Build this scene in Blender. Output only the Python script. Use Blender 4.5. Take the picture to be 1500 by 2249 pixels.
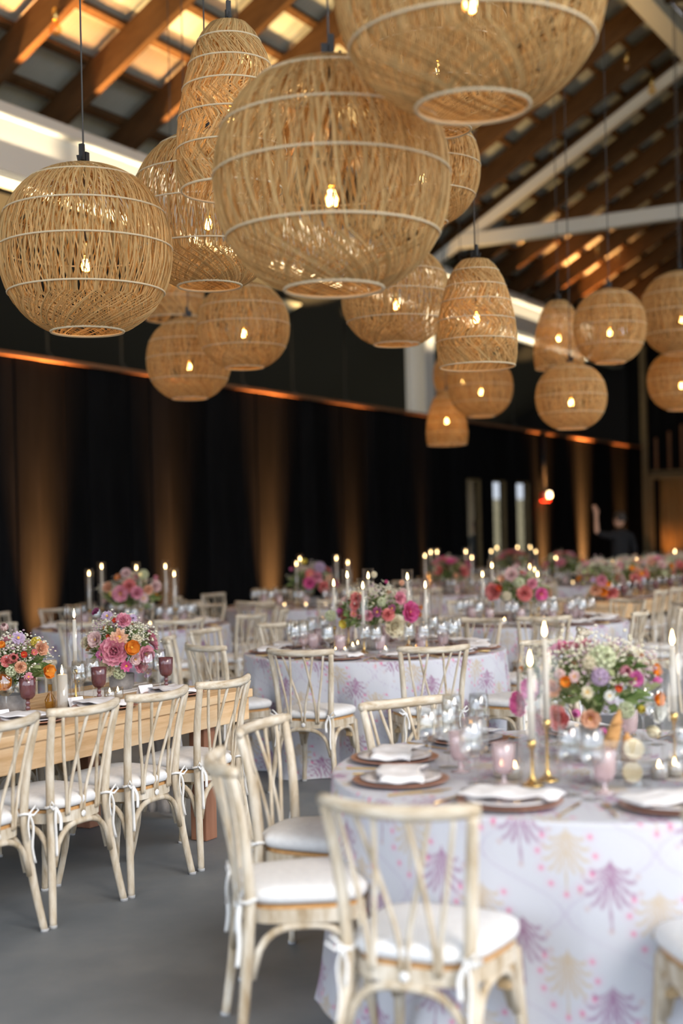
import bpy, math, random
import numpy as np
from mathutils import Matrix, Vector

for o in list(bpy.data.objects):
    bpy.data.objects.remove(o)
SC = bpy.context.scene
COL = SC.collection
PI = math.pi
rnd = random.Random(7)

# ------------------------------------------------------------------ camera
FPX, CAMH = 3000.0, 1.58
ROLL, YAW = math.radians(1.3), math.radians(29.5)
c_, s_ = math.cos(YAW), math.sin(YAW)
cr_, sr_ = math.cos(ROLL), math.sin(ROLL)
cam = bpy.data.cameras.new('camera')
cam.sensor_fit = 'VERTICAL'
cam.sensor_height = 36.0
cam.lens = FPX * 36.0 / 2249.0
cam.shift_y = (1175 - 1124.5) / 2249.0
cam.clip_start, cam.clip_end = 0.05, 400
cam.dof.use_dof = True
cam.dof.focus_distance = 6.7
cam.dof.aperture_fstop = 1.15
camo = bpy.data.objects.new('camera', cam)
COL.objects.link(camo)
F = Vector((c_, s_, 0)); R = Vector((s_, -c_, 0)); U = Vector((0, 0, 1))
cx = R * cr_ - U * sr_
cy = R * sr_ + U * cr_
m3 = Matrix((cx, cy, -F)).transposed()
camo.matrix_world = Matrix.Translation((0, 0, CAMH)) @ m3.to_4x4()
SC.camera = camo

# ------------------------------------------------------------------ world, exposure
SC.view_settings.view_transform = 'Standard'
SC.view_settings.look = 'None'
SC.view_settings.gamma = 1.0
SC.view_settings.use_curve_mapping = False
SC.view_settings.exposure = 0.38
world = bpy.data.worlds.new('sky')
SC.world = world
world.use_nodes = True
wn = world.node_tree.nodes
wbg = wn['Background']
wbg.inputs['Color'].default_value = (0.80, 0.88, 1.0, 1)
wbg.inputs['Strength'].default_value = 2.45
sun = bpy.data.lights.new('sun', 'SUN')
sun.energy = 2.0
sun.angle = math.radians(26)
sun.color = (1.0, 0.87, 0.72)
suno = bpy.data.objects.new('sun', sun)
COL.objects.link(suno)
suno.rotation_euler = Vector((0.42, 0.80, -0.62)).to_track_quat('-Z', 'Y').to_euler()
SC.cycles.max_bounces = 7
SC.cycles.diffuse_bounces = 3
SC.cycles.glossy_bounces = 3
SC.cycles.transmission_bounces = 4
SC.cycles.transparent_max_bounces = 28
SC.cycles.caustics_reflective = False
SC.cycles.caustics_refractive = False
SC.cycles.sample_clamp_indirect = 4.0
SC.cycles.use_denoising = True
SC.cycles.use_adaptive_sampling = True
SC.cycles.adaptive_threshold = 0.04


# ------------------------------------------------------------------ pixel helpers (a pixel is only a direction; distance comes from the floor, table or usual size)
def uv(px, py):
    u, v = px - 750.0, py - 1175.0
    return u * cr_ - v * sr_, u * sr_ + v * cr_


def W(px, py, d):
    u, v = uv(px, py)
    r = u / FPX * d
    return Vector((c_ * d + s_ * r, s_ * d - c_ * r, CAMH - v / FPX * d))


def onz(px, py, z):
    u, v = uv(px, py)
    return W(px, py, FPX * (CAMH - z) / v)


def G(px, d, z=0.0):
    v = FPX * (CAMH - z) / d
    u = (px - 750.0 - v * sr_) / cr_
    r = u / FPX * d
    return Vector((c_ * d + s_ * r, s_ * d - c_ * r, z))


def CW(r, d, z=0.0):          # camera-aligned ground coordinates (right, forward)
    return Vector((c_ * d + s_ * r, s_ * d - c_ * r, z))


def onY(px, py, Y):
    u, v = uv(px, py)
    return W(px, py, Y / (s_ - c_ * u / FPX))


def proj(p):
    d = c_ * p[0] + s_ * p[1]
    r = s_ * p[0] - c_ * p[1]
    u, v = FPX * r / d, FPX * (CAMH - p[2]) / d
    return 750 + u * cr_ + v * sr_, 1175 - u * sr_ + v * cr_, d


# ------------------------------------------------------------------ materials
M = {}


def nmat(name):
    m = bpy.data.materials.new(name)
    m.use_nodes = True
    M[name] = m
    return m, m.node_tree.nodes, m.node_tree.links, m.node_tree.nodes['Principled BSDF']


def plain(name, col, rough=0.6, metal=0.0, emis=None, es=0.0, sub=0.0, coat=0.0):
    m, n, l, b = nmat(name)
    b.inputs['Base Color'].default_value = (*col, 1)
    b.inputs['Roughness'].default_value = rough
    b.inputs['Metallic'].default_value = metal
    if emis:
        b.inputs['Emission Color'].default_value = (*emis, 1)
        b.inputs['Emission Strength'].default_value = es
        m.cycles.emission_sampling = 'NONE'
    if coat:
        b.inputs['Coat Weight'].default_value = coat
    return m


def grain(name, cols, scale=(6, 6, 60), rough=0.6, bump=0.15, noise_scale=1.0, detail=5, var=0.0, spec=0.3):
    """procedural streaked / mottled surface"""
    m, n, l, b = nmat(name)
    tc = n.new('ShaderNodeTexCoord')
    mp = n.new('ShaderNodeMapping')
    mp.inputs['Scale'].default_value = scale
    l.new(tc.outputs['Object'], mp.inputs['Vector'])
    nz = n.new('ShaderNodeTexNoise')
    nz.inputs['Scale'].default_value = noise_scale
    nz.inputs['Detail'].default_value = detail
    nz.inputs['Roughness'].default_value = 0.6
    l.new(mp.outputs[0], nz.inputs['Vector'])
    rp = n.new('ShaderNodeValToRGB')
    rp.color_ramp.elements[0].position = 0.32
    rp.color_ramp.elements[1].position = 0.68
    rp.color_ramp.elements[0].color = (*cols[0], 1)
    rp.color_ramp.elements[1].color = (*cols[-1], 1)
    if len(cols) == 3:
        e = rp.color_ramp.elements.new(0.5)
        e.color = (*cols[1], 1)
    l.new(nz.outputs['Fac'], rp.inputs['Fac'])
    src = rp.outputs['Color']
    if var:
        oi = n.new('ShaderNodeObjectInfo')
        hs = n.new('ShaderNodeHueSaturation')
        mr = n.new('ShaderNodeMapRange')
        mr.inputs['To Min'].default_value = 1 - var
        mr.inputs['To Max'].default_value = 1 + var
        l.new(oi.outputs['Random'], mr.inputs['Value'])
        l.new(mr.outputs[0], hs.inputs['Value'])
        l.new(src, hs.inputs['Color'])
        src = hs.outputs['Color']
    l.new(src, b.inputs['Base Color'])
    b.inputs['Roughness'].default_value = rough
    b.inputs['Specular IOR Level'].default_value = spec
    if bump:
        bp = n.new('ShaderNodeBump')
        bp.inputs['Strength'].default_value = bump
        bp.inputs['Distance'].default_value = 0.01
        l.new(nz.outputs['Fac'], bp.inputs['Height'])
        l.new(bp.outputs[0], b.inputs['Normal'])
    return m


def glass(name, tint, gloss=0.9, body=0.0, bodycol=(1, 1, 1), rough=0.02, refl=0.10):
    """thin glass: see-through, mirrors more at grazing angles"""
    m, n, l, b = nmat(name)
    n.remove(b)
    out = n['Material Output']
    tr = n.new('ShaderNodeBsdfTransparent')
    tr.inputs['Color'].default_value = (*tint, 1)
    gl = n.new('ShaderNodeBsdfGlossy')
    gl.inputs['Roughness'].default_value = rough
    gl.inputs['Color'].default_value = (gloss, gloss, gloss, 1)
    lw = n.new('ShaderNodeLayerWeight')
    lw.inputs['Blend'].default_value = 0.5
    mx = n.new('ShaderNodeMixShader')
    pw = n.new('ShaderNodeMath')
    pw.operation = 'POWER'
    pw.inputs[1].default_value = 3.5
    ml = n.new('ShaderNodeMath')
    ml.operation = 'MULTIPLY_ADD'
    ml.inputs[1].default_value = 0.42
    ml.inputs[2].default_value = refl
    l.new(lw.outputs['Facing'], pw.inputs[0])
    l.new(pw.outputs[0], ml.inputs[0])
    l.new(ml.outputs[0], mx.inputs['Fac'])
    first = tr.outputs[0]
    if body:
        df = n.new('ShaderNodeBsdfDiffuse')
        df.inputs['Color'].default_value = (*bodycol, 1)
        m0 = n.new('ShaderNodeMixShader')
        m0.inputs['Fac'].default_value = body
        l.new(tr.outputs[0], m0.inputs[1])
        l.new(df.outputs[0], m0.inputs[2])
        first = m0.outputs[0]
    l.new(first, mx.inputs[1])
    l.new(gl.outputs[0], mx.inputs[2])
    l.new(mx.outputs[0], out.inputs['Surface'])
    return m


def translucent(name, col, col2, fac=0.35, rough=0.7, island=True):
    """fibres and petals that let some light through"""
    m, n, l, b = nmat(name)
    out = n['Material Output']
    b.inputs['Roughness'].default_value = rough
    b.inputs['Specular IOR Level'].default_value = 0.25
    src = None
    if island:
        ge = n.new('ShaderNodeNewGeometry')
        mc = n.new('ShaderNodeMix')
        mc.data_type = 'RGBA'
        mc.inputs[6].default_value = (*col, 1)
        mc.inputs[7].default_value = (*col2, 1)
        l.new(ge.outputs['Random Per Island'], mc.inputs[0])
        src = mc.outputs[2]
    tl = n.new('ShaderNodeBsdfTranslucent')
    mx = n.new('ShaderNodeMixShader')
    mx.inputs['Fac'].default_value = fac
    if src:
        l.new(src, b.inputs['Base Color'])
        l.new(src, tl.inputs['Color'])
    else:
        b.inputs['Base Color'].default_value = (*col, 1)
        tl.inputs['Color'].default_value = (*col2, 1)
    l.new(b.outputs[0], mx.inputs[1])
    l.new(tl.outputs[0], mx.inputs[2])
    l.new(mx.outputs[0], out.inputs['Surface'])
    return m


grain('concrete', [(0.130, 0.148, 0.165), (0.170, 0.184, 0.198), (0.225, 0.235, 0.24)], (0.9, 0.9, 0.9), 0.55, 0.08, 1.3, 9)
grain('black_wood', [(0.0035, 0.0037, 0.0042), (0.008, 0.008, 0.0085)], (9, 9, 0.8), 0.8, 0.25, 1.0, 6, 0.35, 0.06)
grain('rafter_wood', [(0.075, 0.036, 0.014), (0.14, 0.072, 0.030)], (12, 1.2, 5), 0.7, 0.2, 1.0, 6, 0.12, 0.2)
grain('ledge_wood', [(0.17, 0.08, 0.035), (0.26, 0.12, 0.055)], (1, 12, 12), 0.65, 0.1)
grain('roof_metal', [(0.42, 0.46, 0.44), (0.55, 0.57, 0.54)], (0.7, 0.7, 0.7), 0.5, 0.0, 1.0, 4, 0.1)
plain('white_steel', (0.84, 0.82, 0.76), 0.45)
plain('grey_steel', (0.25, 0.26, 0.26), 0.5)
plain('dark_void', (0.004, 0.004, 0.005), 0.95)
grain('lime_wood', [(0.37, 0.275, 0.165), (0.56, 0.48, 0.365), (0.72, 0.665, 0.57)], (24, 24, 6), 0.6, 0.2, 1.0, 6, 0.05)
grain('lime_rail', [(0.40, 0.30, 0.185), (0.57, 0.49, 0.375), (0.72, 0.665, 0.57)], (5, 40, 40), 0.6, 0.2, 1.0, 6, 0.05)
grain('lime_wood_brown', [(0.36, 0.24, 0.12), (0.52, 0.38, 0.22)], (26, 26, 5), 0.6, 0.2, 1.0, 6, 0.05)
grain('cane', [(0.45, 0.22, 0.07), (0.62, 0.36, 0.15)], (90, 90, 90), 0.6, 0.2)
grain('cushion', [(0.72, 0.72, 0.73), (0.80, 0.80, 0.80)], (40, 40, 40), 0.85, 0.05)
plain('ribbon_white', (0.85, 0.85, 0.84), 0.7)
plain('foot_grey', (0.45, 0.45, 0.45), 0.5)
grain('pine', [(0.56, 0.33, 0.15), (0.74, 0.50, 0.28), (0.80, 0.60, 0.38)], (1.5, 14, 14), 0.6, 0.2, 1.2, 8, 0.08)
grain('redwood_leg', [(0.26, 0.11, 0.06), (0.36, 0.17, 0.10)], (14, 14, 1.5), 0.65, 0.2)
glass('clear_glass', (0.97, 0.98, 0.98), 0.95, refl=0.16)
glass('hurricane_glass', (0.985, 0.985, 0.98), 0.9, refl=0.05)
glass('pink_glass', (0.95, 0.86, 0.87), 0.8, 0.32, (0.86, 0.71, 0.72), 0.2)
glass('amethyst_glass', (0.55, 0.34, 0.34), 0.7, 0.45, (0.26, 0.10, 0.11), 0.15)
glass('window_glass', (0.55, 0.55, 0.55), 0.5, refl=0.03)
glass('bulb_glass', (1.0, 0.80, 0.45), 0.8)
glass('amber_glass', (0.8, 0.55, 0.15), 0.7, 0.4, (0.55, 0.30, 0.04))
plain('brass', (0.78, 0.52, 0.18), 0.25, 1.0)
plain('gold', (0.80, 0.58, 0.28), 0.3, 1.0)
plain('rose_copper', (0.46, 0.24, 0.17), 0.4, 0.4)
plain('porcelain', (0.78, 0.74, 0.75), 0.25)
grain('napkin', [(0.72, 0.70, 0.71), (0.82, 0.80, 0.80)], (30, 30, 30), 0.9, 0.1)
translucent('wax', (0.90, 0.86, 0.78), (0.92, 0.86, 0.76), 0.35, 0.5, False)
plain('paper', (0.84, 0.82, 0.85), 0.8)
plain('flame', (1, 0.7, 0.3), 0.5, 0, (1.0, 0.66, 0.30), 16.0)
plain('filament', (1, 0.7, 0.3), 0.5, 0, (1.0, 0.72, 0.36), 34.0)
plain('wick', (0.02, 0.02, 0.02), 0.9)
plain('black_plastic', (0.012, 0.012, 0.012), 0.5)
plain('cord_grey', (0.05, 0.045, 0.04), 0.6)
translucent('rattan', (0.35, 0.20, 0.065), (0.72, 0.515, 0.24), 0.30)
translucent('rattan_ring', (0.76, 0.64, 0.44), (0.74, 0.60, 0.38), 0.25, island=False)
translucent('leaf_green', (0.10, 0.19, 0.05), (0.30, 0.40, 0.15), 0.3)
translucent('leaf_pale', (0.34, 0.44, 0.17), (0.58, 0.62, 0.34), 0.3)
translucent('stem_green', (0.13, 0.22, 0.06), (0.30, 0.34, 0.13), 0.2)
translucent('filler_white', (0.80, 0.76, 0.55), (0.88, 0.84, 0.72), 0.2)
translucent('filler_lilac', (0.50, 0.34, 0.42), (0.66, 0.52, 0.50), 0.2)
PET = dict(hot_pink=((0.80, 0.10, 0.36), (0.90, 0.26, 0.50)), pink=((0.80, 0.28, 0.40), (0.90, 0.50, 0.56)),
           blush=((0.86, 0.58, 0.58), (0.90, 0.74, 0.70)), coral=((0.82, 0.22, 0.22), (0.90, 0.42, 0.38)),
           peach=((0.88, 0.46, 0.28), (0.92, 0.62, 0.44)), orange=((0.88, 0.24, 0.02), (0.95, 0.42, 0.06)),
           red=((0.70, 0.05, 0.03), (0.80, 0.14, 0.06)), cream=((0.86, 0.76, 0.54), (0.92, 0.85, 0.68)),
           lilac=((0.54, 0.40, 0.58), (0.72, 0.58, 0.74)), yellow=((0.88, 0.68, 0.06), (0.94, 0.80, 0.20)),
           magenta=((0.76, 0.12, 0.46), (0.88, 0.34, 0.62)), white=((0.84, 0.84, 0.78), (0.90, 0.90, 0.86)),
           plum=((0.26, 0.05, 0.14), (0.42, 0.12, 0.24)), pale_green=((0.60, 0.66, 0.40), (0.78, 0.80, 0.60)))
for k, (a, b2) in PET.items():
    translucent('petal_' + k, tuple(q * 0.86 for q in a), tuple(min(0.95, q * 1.06) for q in b2), 0.38)
plain('flower_eye', (0.75, 0.42, 0.05), 0.8)
plain('dark_eye', (0.10, 0.05, 0.06), 0.8)
grain('crust', [(0.40, 0.19, 0.06), (0.66, 0.38, 0.15)], (14, 14, 14), 0.7, 0.2)
grain('crumb', [(0.78, 0.62, 0.38), (0.86, 0.74, 0.52)], (60, 60, 60), 0.9, 0.3)
grain('vase_stone', [(0.20, 0.18, 0.17), (0.34, 0.31, 0.29)], (20, 20, 20), 0.7, 0.1)
plain('skin', (0.62, 0.36, 0.24), 0.5)
plain('hair', (0.03, 0.02, 0.015), 0.6)
plain('hair_brown', (0.12, 0.06, 0.02), 0.6)
plain('black_cloth', (0.010, 0.010, 0.012), 0.9)
plain('grey_cloth', (0.14, 0.15, 0.16), 0.9)
grain('curtain_gold', [(0.34, 0.17, 0.05), (0.44, 0.23, 0.08)], (30, 30, 1), 0.85, 0.0)
grain('frame_olive', [(0.16, 0.11, 0.05), (0.22, 0.16, 0.08)], (2, 14, 14), 0.6, 0.1)
plain('alarm_red', (0.55, 0.03, 0.02), 0.4)
plain('strobe', (1, 0.9, 0.7), 0.4, 0, (1.0, 0.72, 0.40), 6.0)
grain('field', [(0.26, 0.22, 0.11), (0.38, 0.32, 0.18)], (0.6, 0.6, 0.6), 0.95, 0.0)
grain('stucco', [(0.76, 0.58, 0.38), (0.82, 0.65, 0.44)], (2, 2, 2), 0.9, 0.1)
grain('lace', [(0.62, 0.56, 0.52), (0.78, 0.73, 0.68)], (60, 60, 20), 0.9, 0.3)
m, n, l, b = nmat('printed_cloth')
at = n.new('ShaderNodeAttribute')
at.attribute_name = 'print'
l.new(at.outputs['Color'], b.inputs['Base Color'])
b.inputs['Roughness'].default_value = 0.8
b.inputs['Specular IOR Level'].default_value = 0.25
for nm in ('leaf_green', 'flame', 'filament'):
    pass


# ------------------------------------------------------------------ mesh building
class MB:
    def __init__(self):
        self.v, self.f, self.mi = [], [], []

    def add(self, vs, fs, mi=0):
        k = len(self.v)
        self.v.extend([tuple(x) for x in vs])
        self.f.extend([tuple(i + k for i in q) for q in fs])
        self.mi.extend([mi] * len(fs))
        return self

    def box(self, x0, x1, y0, y1, z0, z1, mat=None, mi=0):
        vs = [(x, y, z) for z in (z0, z1) for y in (y0, y1) for x in (x0, x1)]
        if mat is not None:
            vs = [mat @ Vector(q) for q in vs]
        return self.add(vs, [(0, 2, 3, 1), (4, 5, 7, 6), (0, 1, 5, 4), (2, 6, 7, 3), (0, 4, 6, 2), (1, 3, 7, 5)], mi)

    def tube(self, pts, rad, n=8, caps=True, squash=1.0, mi=0):
        P = [Vector(p) for p in pts]
        K = len(P)
        rr = rad if hasattr(rad, '__len__') else [rad] * K
        T = [((P[min(i + 1, K - 1)] - P[max(i - 1, 0)]).normalized()) for i in range(K)]
        up = Vector((0, 0, 1)) if abs(T[0].z) < 0.9 else Vector((0, 1, 0))
        a = (up - T[0] * up.dot(T[0])).normalized()
        vs = []
        for i in range(K):
            a = (a - T[i] * a.dot(T[i])).normalized()
            b = T[i].cross(a)
            for j in range(n):
                t = 2 * PI * j / n
                vs.append(P[i] + a * (math.cos(t) * rr[i]) + b * (math.sin(t) * rr[i] * squash))
        fs = [(i * n + j, i * n + (j + 1) % n, (i + 1) * n + (j + 1) % n, (i + 1) * n + j) for i in range(K - 1) for j in range(n)]
        if caps:
            fs.append(tuple(range(n - 1, -1, -1)))
            fs.append(tuple((K - 1) * n + j for j in range(n)))
        return self.add(vs, fs, mi)

    def lathe(self, prof, n=24, center=(0, 0, 0), mi=0, caps=False):
        vs = []
        for (r, z) in prof:
            for j in range(n):
                t = 2 * PI * j / n
                vs.append((center[0] + r * math.cos(t), center[1] + r * math.sin(t), center[2] + z))
        K = len(prof)
        fs = [(i * n + j, i * n + (j + 1) % n, (i + 1) * n + (j + 1) % n, (i + 1) * n + j) for i in range(K - 1) for j in range(n)]
        if caps:
            fs.append(tuple(range(n - 1, -1, -1)))
            fs.append(tuple((K - 1) * n + j for j in range(n)))
        return self.add(vs, fs, mi)

    def prism(self, poly, z0, z1, mi=0):
        k = len(poly)
        vs = [(x, y, z0) for x, y in poly] + [(x, y, z1) for x, y in poly]
        fs = [tuple(range(k - 1, -1, -1)), tuple(range(k, 2 * k))] + [(i, (i + 1) % k, k + (i + 1) % k, k + i) for i in range(k)]
        return self.add(vs, fs, mi)

    def mesh(self, name, mats, smooth=True):
        me = bpy.data.meshes.new(name)
        me.from_pydata([tuple(p) for p in self.v], [], self.f)
        for q in (mats if isinstance(mats, (list, tuple)) else [mats]):
            me.materials.append(M[q])
        if smooth:
            me.polygons.foreach_set('use_smooth', [True] * len(me.polygons))
        if any(self.mi):
            me.polygons.foreach_set('material_index', self.mi)
        me.update()
        return me


def npmesh(name, V, Q, mat, smooth=True):
    V = np.asarray(V, dtype=np.float32)
    Q = np.asarray(Q, dtype=np.int32)
    me = bpy.data.meshes.new(name)
    me.vertices.add(len(V))
    me.vertices.foreach_set('co', V.ravel())
    k = Q.shape[1]
    me.loops.add(Q.size)
    me.loops.foreach_set('vertex_index', Q.ravel())
    me.polygons.add(len(Q))
    me.polygons.foreach_set('loop_start', np.arange(len(Q), dtype=np.int32) * k)
    me.materials.append(M[mat])
    if smooth:
        me.polygons.foreach_set('use_smooth', np.ones(len(Q), dtype=bool))
    me.update(calc_edges=True)
    return me


def ob(name, me, parent=None, loc=None, rz=None, mat4=None):
    o = bpy.data.objects.new(name, me)
    COL.objects.link(o)
    if parent is not None:
        o.parent = parent
    if mat4 is not None:
        o.matrix_local = mat4
    else:
        if loc is not None:
            o.location = loc
        if rz is not None:
            o.rotation_euler = (0, 0, rz)
    return o


def tag(o, label=None, cat=None, group=None, kind=None):
    if label:
        o['label'] = label
    if cat:
        o['category'] = cat
    if group:
        o['group'] = group
    if kind:
        o['kind'] = kind
    return o


def thing(name, loc=(0, 0, 0), rz=0.0, label=None, cat=None, group=None):
    o = ob(name, None, None, loc, rz)
    return tag(o, label, cat, group)


def bm_box(x0, x1, y0, y1, z0, z1, bev=0.0, mat=None):
    """box with chamfered edges"""
    b = MB()
    if not bev:
        return b.box(x0, x1, y0, y1, z0, z1, mat)
    import bmesh
    bm = bmesh.new()
    r = bmesh.ops.create_cube(bm, size=1)
    for v in bm.verts:
        v.co = Vector((x0 if v.co.x < 0 else x1, y0 if v.co.y < 0 else y1, z0 if v.co.z < 0 else z1))
    bmesh.ops.bevel(bm, geom=bm.edges[:], offset=bev, segments=2, affect='EDGES', profile=0.5)
    vs = [(mat @ v.co) if mat else v.co.copy() for v in bm.verts]
    bm.verts.index_update()
    fs = [[q.index for q in f.verts] for f in bm.faces]
    bm.free()
    return b.add(vs, fs)


def catmull(pts, sub=6):
    P = [Vector(p) for p in pts]
    out = []
    for i in range(len(P) - 1):
        p0, p1, p2, p3 = P[max(i - 1, 0)], P[i], P[i + 1], P[min(i + 2, len(P) - 1)]
        for k in range(sub):
            t = k / sub
            out.append(0.5 * ((2 * p1) + (p2 - p0) * t + (2 * p0 - 5 * p1 + 4 * p2 - p3) * t * t + (3 * p1 - p0 - 3 * p2 + p3) * t ** 3))
    out.append(P[-1])
    return out


ORD = ['leftmost', 'second from the left', 'third from the left', 'fourth from the left', 'fifth from the left', 'sixth from the left',
       'seventh from the left', 'eighth from the left', 'ninth from the left', 'tenth from the left', 'eleventh from the left', 'twelfth from the left',
       'thirteenth from the left', 'fourteenth from the left', 'fifteenth from the left', 'sixteenth from the left', 'seventeenth from the left',
       'eighteenth from the left', 'nineteenth from the left', 'twentieth from the left', 'twenty-first from the left', 'twenty-second from the left',
       'twenty-third from the left', 'twenty-fourth from the left', 'twenty-fifth from the left', 'twenty-sixth from the left']


def label_row(objs, base, cat, group):
    """objs in picture order from the left get a label that singles each one out"""
    objs = sorted(objs, key=lambda o: proj(o.location)[0])
    for i, o in enumerate(objs):
        where = ORD[i] if len(objs) > 1 else ''
        if len(objs) > 1 and i == len(objs) - 1:
            where = 'rightmost'
        tag(o, (base + (', ' + where if where else '')).strip(), cat, group)


# ------------------------------------------------------------------ setting: floor, wall, roof
YW, YC, XE = 10.4, 11.0, 34.0
ZS = 3.6
RS = 0.58
fl = ob('floor', MB().box(-8, XE, -5.2, YW, -0.12, 0).mesh('floor', 'concrete', False))
tag(fl, 'grey polished concrete floor of the hall', None, None, 'structure')
gr = ob('ground', MB().box(-60, 140, -70, 110, -0.3, -0.125).mesh('ground', 'field', False))
tag(gr, 'dry grass ground outside the hall', None, None, 'structure')
hill = MB()
hv = []
for i in range(41):
    x = -40 + i * 5
    hv.append([(x, 45, -0.2), (x, 52, 3.0 + 0.5 * math.sin(i * 0.6)), (x, 60, 4.6 + 0.7 * math.sin(i * 0.35 + 1)), (x, 80, 5.0)])
hill.add([p for q in hv for p in q], [(4 * i + k, 4 * i + k + 1, 4 * i + 5 + k, 4 * i + 4 + k) for i in range(40) for k in range(3)])
tag(ob('hill', hill.mesh('hill', 'field')), 'tan grassy hill outside beyond the windows', None, None, 'structure')
tag(ob('outbuilding', MB().box(30.6, 33.9, 14.6, 15.2, -0.125, 5).box(30.4, 34.0, 14.4, 15.4, 5, 5.2).mesh('outbuilding', 'stucco', False)),
    'tan stucco building outside behind the first window', None, None, 'structure')

# left wall: black upright boards, cut for three tall windows
wl = tag(thing('wall_left'), 'black timber wall of wide upright boards washed by amber light', None, None, 'structure')
WIN = []
for a_, b_ in ((1026, 1059), (1083, 1114), (1136, 1166)):
    WIN.append((onY(a_, 1120, YW).x, onY(b_, 1120, YW).x))
WZ0, WZ1 = 0.30, 2.58
cuts = [w for p in WIN for w in p]
x = 2.0
bi = 0
plank_me = {}
while x < XE:
    wd = 0.40
    x1 = min(x + wd, XE)
    for a_, b_ in WIN:
        if a_ - 0.02 > x and a_ < x1 + 0.12:
            x1 = a_
        if x < b_ and x1 > a_ + 0.01 and x >= a_ - 0.001:
            x1 = b_
    w_ = x1 - x - 0.008
    inwin = any(x >= a_ - 0.005 and x1 <= b_ + 0.005 for a_, b_ in WIN)
    dep = 0.012 * ((bi * 7) % 3)
    segs = [(0, WZ0), (WZ1, ZS)] if inwin else [(0, ZS)]
    for z0, z1 in segs:
        key = (round(w_, 3), z0, z1)
        if key not in plank_me:
            plank_me[key] = bm_box(0, w_, 0, 0.10, z0, z1, 0.004).mesh('plank', 'black_wood', False)
        ob('plank', plank_me[key], wl, (x + 0.004, YW - dep, 0))
    x = x1
    bi += 1
ob('wall_backing', MB().box(2, WIN[0][0], YW + 0.10, YW + 0.16, 0, ZS).box(WIN[0][1], WIN[1][0], YW + 0.10, YW + 0.16, 0, ZS).box(WIN[1][1], WIN[2][0], YW + 0.10, YW + 0.16, 0, ZS).box(WIN[2][1], XE, YW + 0.10, YW + 0.16, 0, ZS).mesh('wall_backing', 'black_wood', False), wl)
tag(ob('trim_1', bm_box(2, XE, YW - 0.07, YW + 0.2, ZS, ZS + 0.05, 0.004).mesh('trim_1', 'ledge_wood', False)), 'orange lit wooden ledge along the top of the black wall', None, None, 'structure')
for i, (a_, b_) in enumerate(WIN):
    w = tag(thing('window_%d' % (i + 1), ((a_ + b_) / 2, YW, WZ0)), ['tall narrow window with a person behind it', 'tall narrow window, middle of the three', 'tall narrow window beside the red alarm'][i], None, None, 'structure')
    hw = (b_ - a_) / 2
    h = WZ1 - WZ0
    fr = MB().box(-hw, -hw + 0.04, 0.02, 0.12, 0, h).box(hw - 0.04, hw, 0.02, 0.12, 0, h).box(-hw + 0.04, hw - 0.04, 0.02, 0.12, 0, 0.04).box(-hw + 0.04, hw - 0.04, 0.02, 0.12, h - 0.04, h)
    ob('window_frame', fr.mesh('window_frame', 'frame_olive', False), w)
    ob('pane', MB().box(-hw + 0.04, hw - 0.04, 0.065, 0.072, 0.04, h - 0.04).mesh('pane', 'window_glass', False), w)

# far end wall with curtained opening
we = tag(thing('wall_far'), 'dark far wall with a curtained opening', None, None, 'structure')
me = bm_box(0, 0.1, 0, 0.39, 0, 9, 0.004).mesh('plank', 'black_wood', False)
CY1 = 9.92
yy = 10.0
me_top = bm_box(0, 0.1, 0, 0.39, 3.0, 9, 0.004).mesh('plank', 'black_wood', False)
while yy > -6.5:
    ob('plank', me_top if (yy + 0.4 < 10.3 and yy > 6.6) else me, we, (XE, yy, 0))
    yy -= 0.4
ob('plank', me, we, (XE, 10.4, 0))
ob('backing', MB().box(XE + 0.25, XE + 0.35, -6.6, 10.8, 0, 3.4).mesh('backing', 'dark_void', False), we)
ob('corner_post', bm_box(XE - 0.14, XE, YW - 0.16, YW - 0.01, 0, 6.2, 0.01).mesh('corner_post', 'frame_olive', False), we)
ob('header_board', bm_box(XE - 0.16, XE, 6.6, 10.22, 2.82, 2.93, 0.01).mesh('header_board', 'frame_olive', False), we)
ob('header_board', bm_box(XE - 0.12, XE, 6.6, 10.2, 2.97, 3.03, 0.01).mesh('header_board', 'frame_olive', False), we)
ob('jamb', bm_box(XE - 0.12, XE, 10.12, 10.22, 0, 2.82, 0.01).mesh('jamb', 'frame_olive', False), we)
for bpx, z0, z1 in ((1441, 3.05, 3.85), (1470, 3.05, 4.0), (1498, 3.05, 4.15)):
    u, v = uv(bpx, 1000)
    d = (XE - 0.03) / (c_ + s_ * u / FPX)
    p = W(bpx, 1000, d)
    ob('batten', bm_box(XE - 0.03, XE, p.y - 0.035, p.y + 0.035, z0, z1, 0.005).mesh('batten', 'ledge_wood', False), we)
cur = MB()
N = 160
cv = []
for i in range(N + 1):
    y = 9.98 - 3.2 * i / N
    xx = XE - 0.02 + 0.05 * math.sin(i * 0.62) + 0.025 * math.sin(i * 1.37 + 1)
    cv += [(xx, y, 0.02), (xx, y, 2.82)]
cur.add(cv, [(2 * i, 2 * i + 2, 2 * i + 3, 2 * i + 1) for i in range(N)])
co = ob('curtain', cur.mesh('curtain', 'curtain_gold'), None, (0.06, 0, 0))
md = co.modifiers.new('thick', 'SOLIDIFY'); md.thickness = 0.006
tag(co, 'amber lit pleated curtain hanging in the far doorway', 'curtain')

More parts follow.
